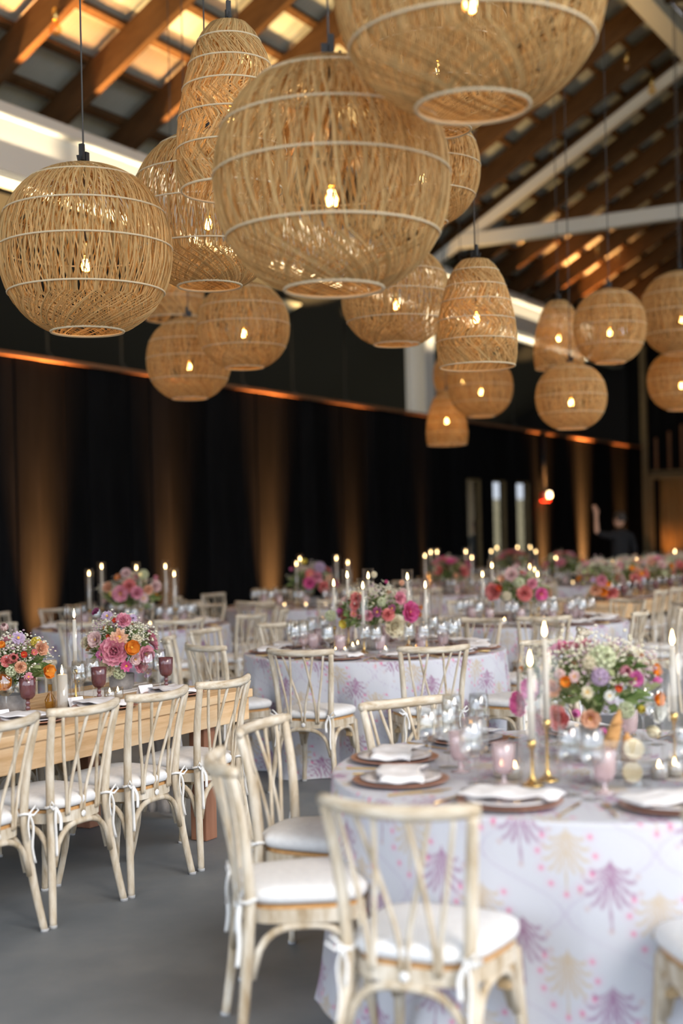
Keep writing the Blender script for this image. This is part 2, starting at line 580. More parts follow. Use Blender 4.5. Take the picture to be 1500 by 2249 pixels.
# eave beam and columns
eb = tag(thing('eave_beam'), 'long white steel beam under the rafters', None, None, 'structure')
ob('top_flange', bm_box(-6, XE, YC - 0.22, YC + 0.16, 6.42, 6.55, 0.01).mesh('top_flange', 'white_steel', False), eb)
ob('web', bm_box(-6, XE, YC - 0.08, YC + 0.10, 5.80, 6.42, 0.005).mesh('web', 'white_steel', False), eb)
ob('bottom_flange', bm_box(-6, XE, YC - 0.14, YC + 0.16, 5.70, 5.80, 0.01).mesh('bottom_flange', 'grey_steel', False), eb)
XT = 22.75
colr_ = MB().box(-0.20, 0.20, -0.20, -0.17, 0, 8.7).box(-0.20, 0.20, 0.17, 0.20, 0, 8.7).box(-0.02, 0.02, -0.17, 0.17, 0, 8.7).mesh('side_column', 'white_steel', False)
colm = MB().box(-0.20, 0.20, -0.20, -0.17, 0, 5.70).box(-0.20, 0.20, 0.17, 0.20, 0, 5.70).box(-0.02, 0.02, -0.17, 0.17, 0, 5.70).mesh('steel_column', 'white_steel', False)
for xx in (2.75, 12.75 - 4.0, XT):
    tag(ob('steel_column', colm, None, (xx, YC + 0.12, 0)), 'white steel column behind the black wall', None, None, 'structure')
# ceiling: rafters, purlins, corrugated sheets
ce = tag(thing('ceiling'), 'pitched roof of brown timber rafters under corrugated sheets', None, None, 'structure')
YR = 5.85
ang = math.atan(RS)


def zb(y):                       # underside of rafters
    return 6.55 + RS * (YC - y)


L_ = (12.6 - YR) / math.cos(ang)
rm = Matrix.Rotation(-ang, 4, 'X')
raf = bm_box(-0.055, 0.055, -L_, 0, 0, 0.36, 0.006).mesh('rafter', 'rafter_wood', False)
X0 = onY(131, 285, YC).x
SP = onY(281, 337, YC).x - X0
k0 = int((X0 + 7) / SP)
NR = int((XE - X0) / SP) + 1
mat_r = Matrix.Translation((0, 12.6, zb(12.6))) @ rm
for k in range(-k0, NR):
    ob('rafter', raf, ce, None, None, Matrix.Translation((X0 + k * SP, 0, 0)) @ mat_r)
pur = MB().box(-7, XE, -0.045, 0.045, 0, 0.10).mesh('purlin', 'rafter_wood', False)
nrm = Vector((0, math.sin(ang), math.cos(ang)))
k = 0
t = 0.15
while t < L_:
    base = mat_r @ Vector((0, -t, 0.36))
    ob('purlin', pur, ce, None, None, Matrix.Translation(base) @ rm)
    t += 0.62
# corrugated sheets
WV = 16
SWD = 16 * 0.076
sv = []
for i in range(WV * 4 + 1):
    xx = i * SWD / (WV * 4)
    zz = 0.012 * math.sin(2 * PI * i / 4) if False else 0.011 * math.cos(2 * PI * i / 4)
    sv += [(xx, -L_ - 0.05, zz), (xx, 0.1, zz)]
sheet = MB().add(sv, [(2 * i, 2 * i + 1, 2 * i + 3, 2 * i + 2) for i in range(WV * 4)]).mesh('roof_sheet', 'roof_metal')
xx = -7.0
while xx < XE:
    base = mat_r @ Vector((0, 0, 0.36 + 0.10 + 0.014))
    ob('roof_sheet', sheet, ce, None, None, Matrix.Translation((xx, base.y, base.z)) @ rm)
    xx += SWD
# other, gentler slope beyond the ridge
ang2 = math.atan(0.08)
zr = zb(YR) + 0.44
L2 = (YR + 5.0) / math.cos(ang2)
rm2 = Matrix.Translation((0, YR, zr)) @ Matrix.Rotation(ang2, 4, 'X')
raf2 = bm_box(-0.055, 0.055, -L2, 0, -0.40, -0.04, 0.006).mesh('rafter', 'rafter_wood', False)
for k in range(-k0, NR):
    ob('rafter', raf2, ce, None, None, Matrix.Translation((X0 + k * SP, 0, 0)) @ rm2)
ob('roof_deck', MB().box(-7, XE, -L2, 0.1, 0.0, 0.04).mesh('roof_deck', 'roof_metal', False), ce, None, None, rm2)
ob('ridge_cap', MB().box(-7, XE, YR - 0.7, YR + 0.2, zb(YR) + 0.50, zb(YR) + 0.66).mesh('ridge_cap', 'rafter_wood', False), ce)
rb = tag(thing('ridge_beam'), 'white steel ridge beam at the peak of the roof', None, None, 'structure')
pr = W(1452, 52, 21.0)
zrb = zb(YR) - 0.30
ob('web', bm_box(-6, XE, YR - 0.05, YR + 0.05, zrb + 0.06, zrb + 0.45, 0.004).mesh('web', 'white_steel', False), rb)
ob('bottom_flange', bm_box(-6, XE, YR - 0.17, YR + 0.17, zrb, zrb + 0.06, 0.004).mesh('bottom_flange', 'white_steel', False), rb)
# truss at the column: sloping chord and level tie
tr = tag(thing('roof_truss'), 'slim white steel truss crossing the roof', None, None, 'structure')
chl = (YC - YR) / math.cos(ang)
ob('chord', bm_box(-0.075, 0.075, -chl, 0.0, -0.19, -0.02, 0.008).mesh('chord', 'white_steel', False), tr, None, None, Matrix.Translation((XT, YC, zb(YC))) @ rm)
ob('tie_beam', bm_box(XT - 0.09, XT + 0.09, -4.9, YC - 0.75, 6.74, 6.98, 0.01).mesh('tie_beam', 'white_steel', False), tr)
# lean-to beyond the columns
lt = tag(thing('lean_to_roof'), 'dark lean-to roof behind the black wall', None, None, 'structure')
lm = Matrix.Translation((0, YC + 0.2, 5.65)) @ Matrix.Rotation(-math.atan(0.42), 4, 'X')
ob('boarding', MB().box(-6, XE, 0, 4.2, 0, 0.05).mesh('boarding', 'dark_void', False), lt, None, None, lm)
sv = []
for i in range(65):
    sv += [(i * 0.013, 0.5, 0.012 * math.cos(PI * i / 2)), (i * 0.013, 1.7, 0.012 * math.cos(PI * i / 2))]
s2 = MB().add(sv, [(2 * i, 2 * i + 1, 2 * i + 3, 2 * i + 2) for i in range(64)]).mesh('roof_sheet', 'roof_metal')
for lx in (10.6, 18.6):
    ob('roof_sheet', s2, lt, None, None, lm @ Matrix.Translation((lx, 0, -0.04)))
tag(ob('wall_end', MB().box(XE, XE + 0.1, 10.8, 15.0, 3.3, 6.5).mesh('wall_end', 'dark_void', False)), 'dark end wall of the lean-to', None, None, 'structure')
tag(ob('wall_outer', MB().box(-6, XE, 14.9, 15.0, 2.95, 4.2).mesh('wall_outer', 'dark_void', False)), 'dark fascia above the outside opening', None, None, 'structure')
wr = tag(ob('light_block_right', MB().box(15.5, XE, -5.2, -5.05, 0, 9.2).mesh('light_block_right', 'black_wood', False)), 'unseen dark wall on the right, added to dim the far hall', None, None, 'structure')  # unseen, added to keep side daylight off the far end of the hall
for xx in (-6, 4.6, 15.2):
    tag(ob('side_column', colr_, None, (xx, -4.8, 0)), 'white steel column along the open side', None, None, 'structure')


# ------------------------------------------------------------------ lights of the place: amber floor uplights
def lamp(name, typ, parent, loc, **kw):
    L = bpy.data.lights.new(name, typ)
    for k, v in kw.items():
        setattr(L, k, v)
    o = bpy.data.objects.new(name, L)
    COL.objects.link(o)
    o.parent = parent
    o.location = loc
    return o


bar = bm_box(-0.26, 0.26, -0.045, 0.045, 0.05, 0.12, 0.008).mesh('bar', 'black_plastic', False)
bar_foot = MB().box(-0.02, 0.02, -0.06, 0.06, 0, 0.05).mesh('foot', 'black_plastic', False)


def wash_bar(x, y, power, label, col=(1.0, 0.42, 0.12)):
    o = thing('floor_uplight', (x, y, 0), 0, label, 'uplight', 'amber floor uplights')
    ob('bar', bar, o)
    for fx in (-0.2, 0.2):
        ob('foot', bar_foot, o, (fx, 0, 0))
    q = lamp('wash', 'AREA', o, (0, 0, 0.13), energy=power, shape='RECTANGLE', size=0.44, size_y=0.07, color=col, spread=math.radians(26))
    q.rotation_euler = Vector((0, 0.07, 1)).to_track_quat('-Z', 'Y').to_euler()
    return o


can = MB().lathe([(0.0, 0.06), (0.075, 0.06), (0.085, 0.10), (0.085, 0.24), (0.078, 0.25), (0.078, 0.22), (0.0, 0.22)], 16).mesh('can', 'black_plastic')
yoke = MB().box(-0.11, 0.11, -0.03, 0.03, 0, 0.015).box(-0.11, -0.095, -0.02, 0.02, 0, 0.18).box(0.095, 0.11, -0.02, 0.02, 0, 0.18).mesh('yoke', 'black_plastic', False)


def uplight(x, y, power, size, aim, label, col=(1.0, 0.50, 0.16), radius=0.05, group='amber floor uplights', blend=1.0):
    o = thing('floor_uplight', (x, y, 0), 0, label, 'uplight', group)
    ob('can', can, o)
    ob('yoke', yoke, o)
    s = lamp('spot', 'SPOT', o, (0, 0, 0.28), energy=power, spot_size=math.radians(size), spot_blend=blend, color=col, shadow_soft_size=radius)
    s.data.spot_blend = blend
    s.rotation_euler = Vector(aim).to_track_quat('-Z', 'Y').to_euler()
    return o


for i, (px, pw) in enumerate(((85, 56), (370, 26), (590, 50), (770, 18), (940, 26), (1190, 58), (1278, 120), (1362, 28))):
    p = onY(px, 1150, YW)
    wash_bar(p.x, YW - 0.16, pw, 'black floor uplight at the wall foot, ' + (ORD[i] if i < 7 else 'rightmost'))
p = W(1452, 1150, 33.0)
uplight(XE - 0.55, 9.75, 75, 60, (0.3, 0, 1), 'black floor uplight before the far curtain')
# added fill lights: unseen slim bars on the ledge brighten the white beam's face
lbar = bm_box(-1.4, 1.4, -0.02, 0.02, 0, 0.022, 0.003).mesh('bar', 'black_plastic', False)
for i in range(8):
    o = thing('ledge_fill', (8.0 + 3.2 * i, YW + 0.12, ZS + 0.051), 0, 'added fill bar for the white beam, hidden on the ledge, ' + ORD[i], 'light bar', 'added fill bars on the wall ledge')
    ob('bar', lbar, o)
    q = lamp('wash', 'AREA', o, (0, 0, 0.03), energy=26, shape='RECTANGLE', size=2.8, size_y=0.03, color=(1.0, 0.80, 0.52), spread=math.radians(13))
    q.rotation_euler = Vector((0, 0.205, 1)).to_track_quat('-Z', 'Y').to_euler()
# behind the black wall a row of warm floods hangs from the lean-to and washes the roof
fcan = MB().box(-0.14, 0.14, -0.06, 0.06, -0.06, 0.06).box(-0.15, 0.15, -0.07, 0.07, 0.06, 0.075).mesh('can', 'black_plastic', False)
frod = MB().tube([(0, 0.0, 0.06), (0, 0.25, 0.3), (0, 0.25, 1.66)], 0.015, 6).mesh('rod', 'black_plastic')
for i, xx in enumerate((7.4, 8.9, 10.4, 11.9, 13.4, 14.9, 16.4, 17.9, 19.4, 21.2, 24.4, 26.5, 29.0)):
    o = thing('flood_light', (xx, 11.6, 3.72), 0, 'flood light hidden behind the black wall top, ' + ORD[i], 'flood light', 'roof floods behind the wall')
    ob('can', fcan, o)
    ob('rod', frod, o)
    q = lamp('spot', 'SPOT', o, (0, 0, 0.11), energy=(1500, 1500, 1600, 1800, 1800, 1700, 1500, 1300, 900, 600, 400, 300, 300)[i], spot_size=math.radians(62), spot_blend=0.7, color=(1.0, 0.60, 0.22), shadow_soft_size=0.03)
    q.rotation_euler = Vector((0, -0.42, 1)).to_track_quat('-Z', 'Y').to_euler()

# ------------------------------------------------------------------ chairs
LW = 'lime_wood'


def chair_meshes():
    parts = []
    for sx in (-1, 1):
        pts = catmull([(sx * 0.230, -0.050, 0.0), (sx * 0.200, -0.024, 0.20), (sx * 0.178, -0.004, 0.42), (sx * 0.177, -0.003, 0.52), (sx * 0.190, -0.018, 0.70), (sx * 0.208, -0.050, 0.862)], 5)
        rad = [0.0155 + 0.003 * math.sin(PI * i / (len(pts) - 1)) for i in range(len(pts))]
        parts.append(('rear_leg', MB().tube(pts, rad, 9).mesh('rear_leg', LW)))
        pts = catmull([(sx * 0.212, 0.390, 0.0), (sx * 0.188, 0.360, 0.18), (sx * 0.176, 0.340, 0.42)], 5)
        parts.append(('front_leg', MB().tube(pts, [0.0145] * 5 + [0.017] * (len(pts) - 5), 9).mesh('front_leg', LW)))
        # feet glides
        for y, xx in ((-0.050, 0.230), (0.390, 0.212)):
            parts.append(('foot_cap', MB().lathe([(0.0, 0.0), (0.017, 0.0), (0.018, 0.012), (0.016, 0.014)], 9, (sx * xx, y, -0.001)).mesh('foot_cap', 'foot_grey')))
    # top rail bows backwards and ends in cut tips
    pts = []
    for i in range(15):
        x = -0.226 + 0.452 * i / 14
        q = (x / 0.226) ** 2
        pts.append((x, -0.105 + 0.065 * q, 0.868 + 0.010 * q))
    parts.append(('top_rail', MB().tube(pts, [0.017, 0.020] + [0.021] * 11 + [0.020, 0.017], 10, True, 0.85).mesh('top_rail', 'lime_rail')))
    # six spindles in three crossing pairs
    for xb, xt in ((-0.100, -0.165), (-0.088, -0.045), (-0.008, -0.105), (0.008, 0.105), (0.088, 0.045), (0.100, 0.165)):
        yt = -0.105 + 0.065 * (xt / 0.226) ** 2
        yb = -0.022
        pts = catmull([(xb, yb, 0.435), (xb + (xt - xb) * 0.10, yb - 0.008, 0.54), (xb + (xt - xb) * 0.55, yb + (yt - yb) * 0.45, 0.70), (xt, yt, 0.862)], 4)
        parts.append(('spindle', MB().tube(pts, 0.0072, 7).mesh('spindle', LW)))

    def seat_outline(grow, n=40):
        out = []
        for i in range(n):
            t = 2 * PI * i / n
            cxx, syy = math.cos(t), math.sin(t)
            x = math.copysign(abs(cxx) ** 0.55, cxx)
            y = math.copysign(abs(syy) ** 0.6, syy)
            hw = 0.172 + 0.042 * (y + 1) / 2
            out.append((x * (hw + grow), 0.175 + y * (0.195 + grow)))
        return out
    o_, i_ = seat_outline(0.004), seat_outline(-0.026)
    n = len(o_)
    vs = [(x, y, 0.405) for x, y in o_] + [(x, y, 0.447) for x, y in o_] + [(x, y, 0.447) for x, y in i_] + [(x, y, 0.405) for x, y in i_]
    fs = [(r * n + i, r * n + (i + 1) % n, ((r + 1) % 4) * n + (i + 1) % n, ((r + 1) % 4) * n + i) for r in range(4) for i in range(n)]
    parts.append(('seat_frame', MB().add(vs, fs).mesh('seat_frame', LW, False)))
    parts.append(('cane_seat', MB().prism(seat_outline(-0.006), 0.446, 0.460).mesh('cane_seat', 'cane', False)))
    cu = MB()
    lay = [(-0.020, 0.460), (0.004, 0.466), (0.011, 0.482), (0.010, 0.498), (-0.004, 0.510), (-0.035, 0.517), (-0.10, 0.521)]
    vs = []
    for g, z in lay:
        vs += [(x, y, z) for x, y in seat_outline(g)]
    fs = [(r * n + i, r * n + (i + 1) % n, (r + 1) * n + (i + 1) % n, (r + 1) * n + i) for r in range(len(lay) - 1) for i in range(n)]
    fs += [tuple(range(n - 1, -1, -1)), tuple((len(lay) - 1) * n + i for i in range(n))]
    parts.append(('cushion', cu.add(vs, fs).mesh('cushion', 'cushion')))
    # bent wood arches under the seat

    def arch(p, q, top, low):
        p, q = Vector(p), Vector(q)
        pts = []
        for i in range(15):
            t = i / 14
            b = p.lerp(q, t)
            e = abs(2 * t - 1)
            z = low + (top - low) * (1 - e ** 3.2) ** 0.6
            pts.append((b.x, b.y, z))
        return MB().tube(pts, 0.0125, 8).mesh('arch_brace', LW)
    parts.append(('arch_brace', arch((-0.180, -0.020, 0), (0.180, -0.020, 0), 0.395, 0.235)))
    parts.append(('arch_brace', arch((-0.170, 0.325, 0), (0.170, 0.325, 0), 0.395, 0.255)))
    for sx in (-1, 1):
        parts.append(('arch_brace', arch((sx * 0.184, 0.0, 0), (sx * 0.182, 0.32, 0), 0.395, 0.245)))
        parts.append(('corner_block', bm_box(sx * 0.165 - 0.02, sx * 0.165 + 0.02, 0.27, 0.31, 0.32, 0.41, 0.004).mesh('corner_block', 'lime_wood_brown', False)))
    # white ties
    for sx in (-1, 1):
        b = MB()
        cxx, cyy = sx * 0.177, -0.004
        ring = [(cxx + 0.024 * math.cos(t), cyy + 0.024 * math.sin(t), 0.482 + 0.004 * math.sin(t * 2)) for t in np.linspace(0, 2 * PI, 14)]
        b.tube(ring, 0.0055, 6, True, 0.6)
        b.tube([(cxx, cyy - 0.024, 0.482), (cxx + sx * 0.03, cyy - 0.032, 0.512), (cxx + sx * 0.045, cyy - 0.034, 0.492), (cxx + sx * 0.02, cyy - 0.03, 0.476), (cxx, cyy - 0.026, 0.482)], 0.005, 6, True, 0.5)
        b.tube(catmull([(cxx, cyy - 0.026, 0.482), (cxx + sx * 0.012, cyy - 0.034, 0.43), (cxx + sx * 0.006, cyy - 0.032, 0.35), (cxx + sx * 0.014, cyy - 0.04, 0.285)], 3), 0.0075, 6, True, 0.35)
        b.tube(catmull([(cxx, cyy - 0.026, 0.482), (cxx - sx * 0.018, cyy - 0.036, 0.44), (cxx - sx * 0.014, cyy - 0.04, 0.385)], 3), 0.0075, 6, True, 0.35)
        parts.append(('ribbon_tie', b.mesh('ribbon_tie', 'ribbon_white')))
    parts.append(('rear_button', MB().lathe([(0.0, 0.004), (0.012, 0.003), (0.014, 0.0)], 12).mesh('rear_button', 'ribbon_white')))
    return parts


CHAIR = chair_meshes()
BUT = Matrix.Translation((0, -0.028, 0.425)) @ Matrix.Rotation(PI / 2, 4, 'X')


def chair(pos, face, group):
    """pos: ground point under the middle of the top rail; face: direction the sitter looks"""
    fx, fy = face
    k = math.hypot(fx, fy)
    fx, fy = fx / k, fy / k
    rz = math.atan2(-fx, fy)
    o = thing('spindle_chair', (pos[0] + fx * 0.09, pos[1] + fy * 0.09, 0.001), rz, None, 'chair', group)
    for nm, me in CHAIR:
        if nm == 'rear_button':
            ob(nm, me, o, None, None, BUT)
        else:
            ob(nm, me, o)
    return o


# ------------------------------------------------------------------ printed tablecloth
BASE = np.array((0.555, 0.565, 0.615))


def seg_dist(x, y, a, b):
    ax, ay = a
    bx, by = b
    dx, dy = bx - ax, by - ay
    t = np.clip(((x - ax) * dx + (y - ay) * dy) / (dx * dx + dy * dy + 1e-12), 0, 1)
    return np.hypot(x - ax - t * dx, y - ay - t * dy)


def frond(x, y, big):
    """palm-like spray: fronds fan down and out from one point at the top; returns mask"""
    m = np.zeros_like(x)
    near = (np.abs(x) < 0.115 * big) & (np.abs(y) < 0.125 * big)
    xs, ys = x[near], y[near]
    mm = np.zeros_like(xs)
    br = [(0, 0)] + [(k, sx) for k in range(5) for sx in (-1, 1)]
    for k, sx in br:
        if sx == 0:
            pts = [(0, -0.095 * big), (0.003 * big, -0.03 * big), (-0.002 * big, 0.04 * big), (0.002 * big, 0.105 * big)]
        else:
            ln = (0.070, 0.098, 0.120, 0.130, 0.120)[k] * big
            f0 = (1.22, 0.98, 0.72, 0.46, 0.22)[k]
            px_, py_ = 0.0, (-0.090 + 0.004 * k) * big
            pts = [(px_, py_)]
            for t in range(7):
                aa = f0 * (0.48 + 0.13 * t) + (0.6 * f0 + 0.1 if t == 6 else 0)
                px_ += sx * math.sin(aa) * ln / 7
                py_ += math.cos(aa) * ln / 7
                pts.append((px_, py_))
        for i, (p, q) in enumerate(zip(pts[:-1], pts[1:])):
            d = seg_dist(xs, ys, p, q)
            w = (0.0021 + 0.0006 * min(i, 5)) * big
            mm = np.maximum(mm, np.clip(1.5 - d / w, 0, 1))
    teeth = 0.5 + 0.5 * np.sin(ys * 900 / big + np.abs(xs) * 400)
    m[near] = mm * (0.6 + 0.4 * teeth)
    return m


def cloth_print(s, v):
    """colour of the block print at arc length s and drop v (metres)"""
    P, Q = 0.52, 0.34
    col = np.tile(BASE, (len(s), 1))

    def paint(mask, c, k=1.0):
        mm = (np.clip(mask, 0, 1) * k)[:, None]
        col[:] = col * (1 - mm) + np.array(c) * mm
    # ogee lines
    for ph in (0.0, 0.5):
        u = (s / P + ph) % 1.0
        wv = 0.5 + 0.24 * np.sin(2 * PI * v / Q + ph * 2 * PI)
        d = np.abs(u - wv) * P
        paint(np.clip(1.5 - d / 0.0055, 0, 1) * (0.6 + 0.4 * np.sin(v * 420 + s * 300)), (0.44, 0.38, 0.50), 0.8)
        paint(np.clip(1.2 - np.abs(d - 0.03) / 0.003, 0, 1), (0.50, 0.47, 0.57), 0.5)
    # mauve sprays and tan sprays with pink dots
    for ox, oy, kind in ((0.00, 0.02, 0), (0.26, 0.19, 0), (0.135, 0.10, 1), (0.395, 0.27, 1)):
        lx = (s - ox + P / 2) % P - P / 2
        ly = (v - oy + Q / 2) % Q - Q / 2
        if kind == 0:
            paint(frond(lx, ly, 0.95), (0.27, 0.085, 0.21), 0.85)
            for dx, dy in ((-0.078, -0.045), (0.078, -0.045), (-0.085, 0.0), (0.085, 0.0), (-0.066, 0.045), (0.066, 0.045), (0, 0.105)):
                paint(1.4 - np.hypot(lx - dx, ly - dy) / 0.0075, (0.50, 0.30, 0.28), 0.55)
        else:
            paint(frond(lx, ly, 0.9), (0.52, 0.37, 0.18), 0.75)
            for dx, dy in ((-0.070, -0.062), (-0.084, -0.018), (-0.074, 0.03), (-0.045, 0.072), (0.0, 0.100), (0.070, -0.062), (0.084, -0.01), (0.074, 0.04), (0.040, 0.080)):
                r = np.hypot(lx - dx, ly - dy)
                paint(1.5 - r / 0.0068, (0.70, 0.08, 0.26), 0.85)
                paint(1.2 - np.abs(r - 0.0185) / 0.003, (0.60, 0.45, 0.55), 0.45)
    return col


RT, ZT = 0.93, 0.76


def tablecloth(name, ctr, ns, nv, seed, folds=1.0, dents=(), label=None):
    rg = np.random.RandomState(seed)
    th = np.linspace(0, 2 * PI, ns, endpoint=False)
    ph = rg.rand(6) * 6.28
    fold = 0.5 * np.sin(9 * th + ph[0]) + 0.35 * np.sin(14 * th + ph[1]) + 0.3 * np.sin(5 * th + ph[2]) + 0.2 * np.sin(23 * th + ph[3])
    V, C = [], []
    rings = []
    nt = max(8, nv // 2)
    idx = 0
    # top disc rings
    for i in range(1, nt + 1):
        r = (RT - 0.012) * i / nt
        rings.append((r, ZT, None))
    for k in range(1, 5):
        a = k / 4 * PI / 2
        rings.append((RT - 0.012 + 0.012 * math.sin(a), ZT - 0.012 + 0.012 * math.cos(a), 0.012 * k / 4))
    H = ZT - 0.012 - 0.004
    for k in range(1, nv + 1):
        rings.append((RT, ZT - 0.012 - H * k / nv, 0.012 + H * k / nv))
    for r, z, drop in rings:
        if drop is None:
            x, y = r * np.cos(th), r * np.sin(th)
            C.append(cloth_print(x, y + 5))
            zz = np.full(ns, z)
        else:
            q = max(0.0, drop - 0.02) / 0.74
            rr = r + q ** 0.8 * (0.055 + 0.055 * folds * fold * (0.4 + 0.6 * q)) + 0.03 * q ** 6
            for da, dd, wd in dents:
                dl = np.abs((th - da + PI) % (2 * PI) - PI)
                rr = rr - dd * min(1.0, q * 2.2) * np.clip(1.3 - dl / wd, 0, 1)
            x, y = rr * np.cos(th), rr * np.sin(th)
            C.append(cloth_print(th * RT * 1.04, np.full(ns, drop)))
            zz = np.full(ns, z)
        V.append(np.stack([x, y, zz], 1))
    V = np.concatenate(V)
    C = np.concatenate(C)
    K = len(rings)
    a = np.arange(ns)
    b = (a + 1) % ns
    Q = np.concatenate([np.stack([i * ns + a, (i + 1) * ns + a, (i + 1) * ns + b, i * ns + b], 1) for i in range(K - 1)])
    me = npmesh('tablecloth', V, Q, 'printed_cloth')
    at = me.color_attributes.new('print', 'FLOAT_COLOR', 'POINT')
    at.data.foreach_set('color', np.concatenate([C, np.ones((len(C), 1))], 1).astype(np.float32).ravel())
    # close the centre
    o = ob('tablecloth', me, None, (ctr[0], ctr[1], 0.0))
    return tag(o, label, 'tablecloth', 'printed round tablecloths')


# ------------------------------------------------------------------ tableware
def ring(profile, n=20, mat='clear_glass', name='x'):
    return MB().lathe(profile, n).mesh(name, mat)


WG_BOWL = ring([(0.004, 0.095), (0.020, 0.100), (0.036, 0.118), (0.040, 0.135), (0.038, 0.165), (0.034, 0.215), (0.033, 0.2155), (0.0365, 0.165), (0.0385, 0.135), (0.034, 0.119), (0.018, 0.1025), (0.001, 0.099)], 22, 'clear_glass', 'bowl')
WG_STEM = ring([(0.006, 0.004), (0.0042, 0.02), (0.0036, 0.05), (0.004, 0.085), (0.007, 0.097)], 10, 'clear_glass', 'stem')
WG_FOOT = ring([(0.0, 0.0), (0.036, 0.0), (0.0365, 0.0015), (0.018, 0.004), (0.004, 0.008)], 20, 'clear_glass', 'foot')
PG_BOWL = ring([(0.004, 0.038), (0.026, 0.042), (0.034, 0.060), (0.037, 0.090), (0.040, 0.138), (0.0385, 0.1385), (0.0355, 0.09), (0.032, 0.061), (0.024, 0.045), (0.001, 0.043)], 20, 'pink_glass', 'bowl')
PG_FOOT = ring([(0.0, 0.0), (0.033, 0.0), (0.0335, 0.003), (0.012, 0.010), (0.0075, 0.020), (0.009, 0.030), (0.006, 0.040)], 18, 'pink_glass', 'foot')
AG_BOWL = ring([(0.005, 0.075), (0.022, 0.079), (0.033, 0.092), (0.037, 0.115), (0.038, 0.140), (0.0395, 0.178), (0.038, 0.1785), (0.036, 0.14), (0.035, 0.116), (0.031, 0.094), (0.020, 0.082), (0.001, 0.079)], 24, 'amethyst_glass', 'bowl')
AG_STEM = ring([(0.010, 0.008), (0.007, 0.024), (0.0115, 0.032), (0.0115, 0.038), (0.007, 0.046), (0.011, 0.054), (0.0105, 0.062), (0.007, 0.070), (0.012, 0.077)], 14, 'amethyst_glass', 'stem')
AG_FOOT = ring([(0.0, 0.0), (0.038, 0.0), (0.0385, 0.0025), (0.024, 0.006), (0.008, 0.011)], 22, 'amethyst_glass', 'foot')


def wine_glass(p):
    o = thing('wine_glass', p)
    ob('bowl', WG_BOWL, o); ob('stem', WG_STEM, o); ob('foot', WG_FOOT, o)
    return o


def pink_goblet(p):
    o = thing('water_goblet', p)
    ob('bowl', PG_BOWL, o); ob('foot', PG_FOOT, o)
    return o


def amethyst_goblet(p):
    o = thing('footed_goblet', p)
    ob('bowl', AG_BOWL, o); ob('stem', AG_STEM, o); ob('foot', AG_FOOT, o)
    return o


CH = ring([(0.0, 0.001), (0.10, 0.001), (0.125, 0.006), (0.158, 0.013), (0.160, 0.016), (0.155, 0.017), (0.12, 0.010), (0.0, 0.006)], 36, 'rose_copper', 'charger')
PL = ring([(0.0, 0.008), (0.085, 0.011), (0.10, 0.016), (0.134, 0.021), (0.135, 0.024), (0.10, 0.020), (0.08, 0.014), (0.0, 0.012)], 36, 'porcelain', 'plate')


def dinner_plate(p):
    o = thing('dinner_plate', p)
    ob('charger', CH, o); ob('plate', PL, o)
    return o


def napkin_mesh(seed):
    rg = random.Random(seed)
    nx, ny = 10, 14
    vs, fs = [], []
    for j in range(ny + 1):
        for i in range(nx + 1):
            x = (i / nx - 0.5) * (0.150 - 0.012 * math.sin(PI * j / ny + seed)) + 0.012 * math.sin(j * 0.45 + seed)
            y = (j / ny - 0.5) * 0.30
            edge = max(0, abs(y) - 0.11)
            z = 0.041 + 0.004 * math.sin(i * 0.9 + seed) * math.cos(j * 0.35) + 0.004 * math.sin(j) - edge * 0.25
            vs.append((x, y, z))
    k = len(vs)
    vs += [(x, y, z - 0.006) for x, y, z in vs]
    w = nx + 1
    for j in range(ny):
        for i in range(nx):
            a = j * w + i
            fs.append((a, a + 1, a + w + 1, a + w))
            fs.append((k + a, k + a + w, k + a + w + 1, k + a + 1))
    per = [i for i in range(w)] + [j * w + nx for j in range(1, ny + 1)] + [ny * w + i for i in range(nx - 1, -1, -1)] + [j * w for j in range(ny - 1, 0, -1)]
    for i in range(len(per)):
        a, b = per[i], per[(i + 1) % len(per)]
        fs.append((a, k + a, k + b, b))
    return MB().add(vs, fs).mesh('napkin', 'napkin')


NAPK = [napkin_mesh(i) for i in range(4)]
fk = MB().tube([(0, -0.10, 0.004), (0, 0.0, 0.004), (0, 0.035, 0.006)], [0.004, 0.003, 0.005], 6, True, 0.4)
for q in (-0.009, -0.003, 0.003, 0.009):
    fk.tube([(q * 0.7, 0.035, 0.006), (q, 0.055, 0.004), (q, 0.092, 0.008)], [0.0022, 0.002, 0.0012], 5)
FORK = fk.mesh('fork', 'gold')
KNIFE = MB().tube([(0, -0.11, 0.004), (0, 0.01, 0.004)], [0.0045, 0.004], 6, True, 0.5).prism([(-0.005, 0.01), (0.006, 0.01), (0.008, 0.08), (0.003, 0.115), (-0.004, 0.11)], 0.003, 0.005).mesh('knife', 'gold', False)

FLAME = ring([(0.0005, 0.0), (0.0055, 0.006), (0.0075, 0.015), (0.0055, 0.028), (0.0025, 0.040), (0.0003, 0.050)], 10, 'flame', 'flame')
WICK = MB().tube([(0, 0, 0), (0.001, 0, 0.012)], 0.0012, 5).mesh('wick', 'wick')
HG = {}


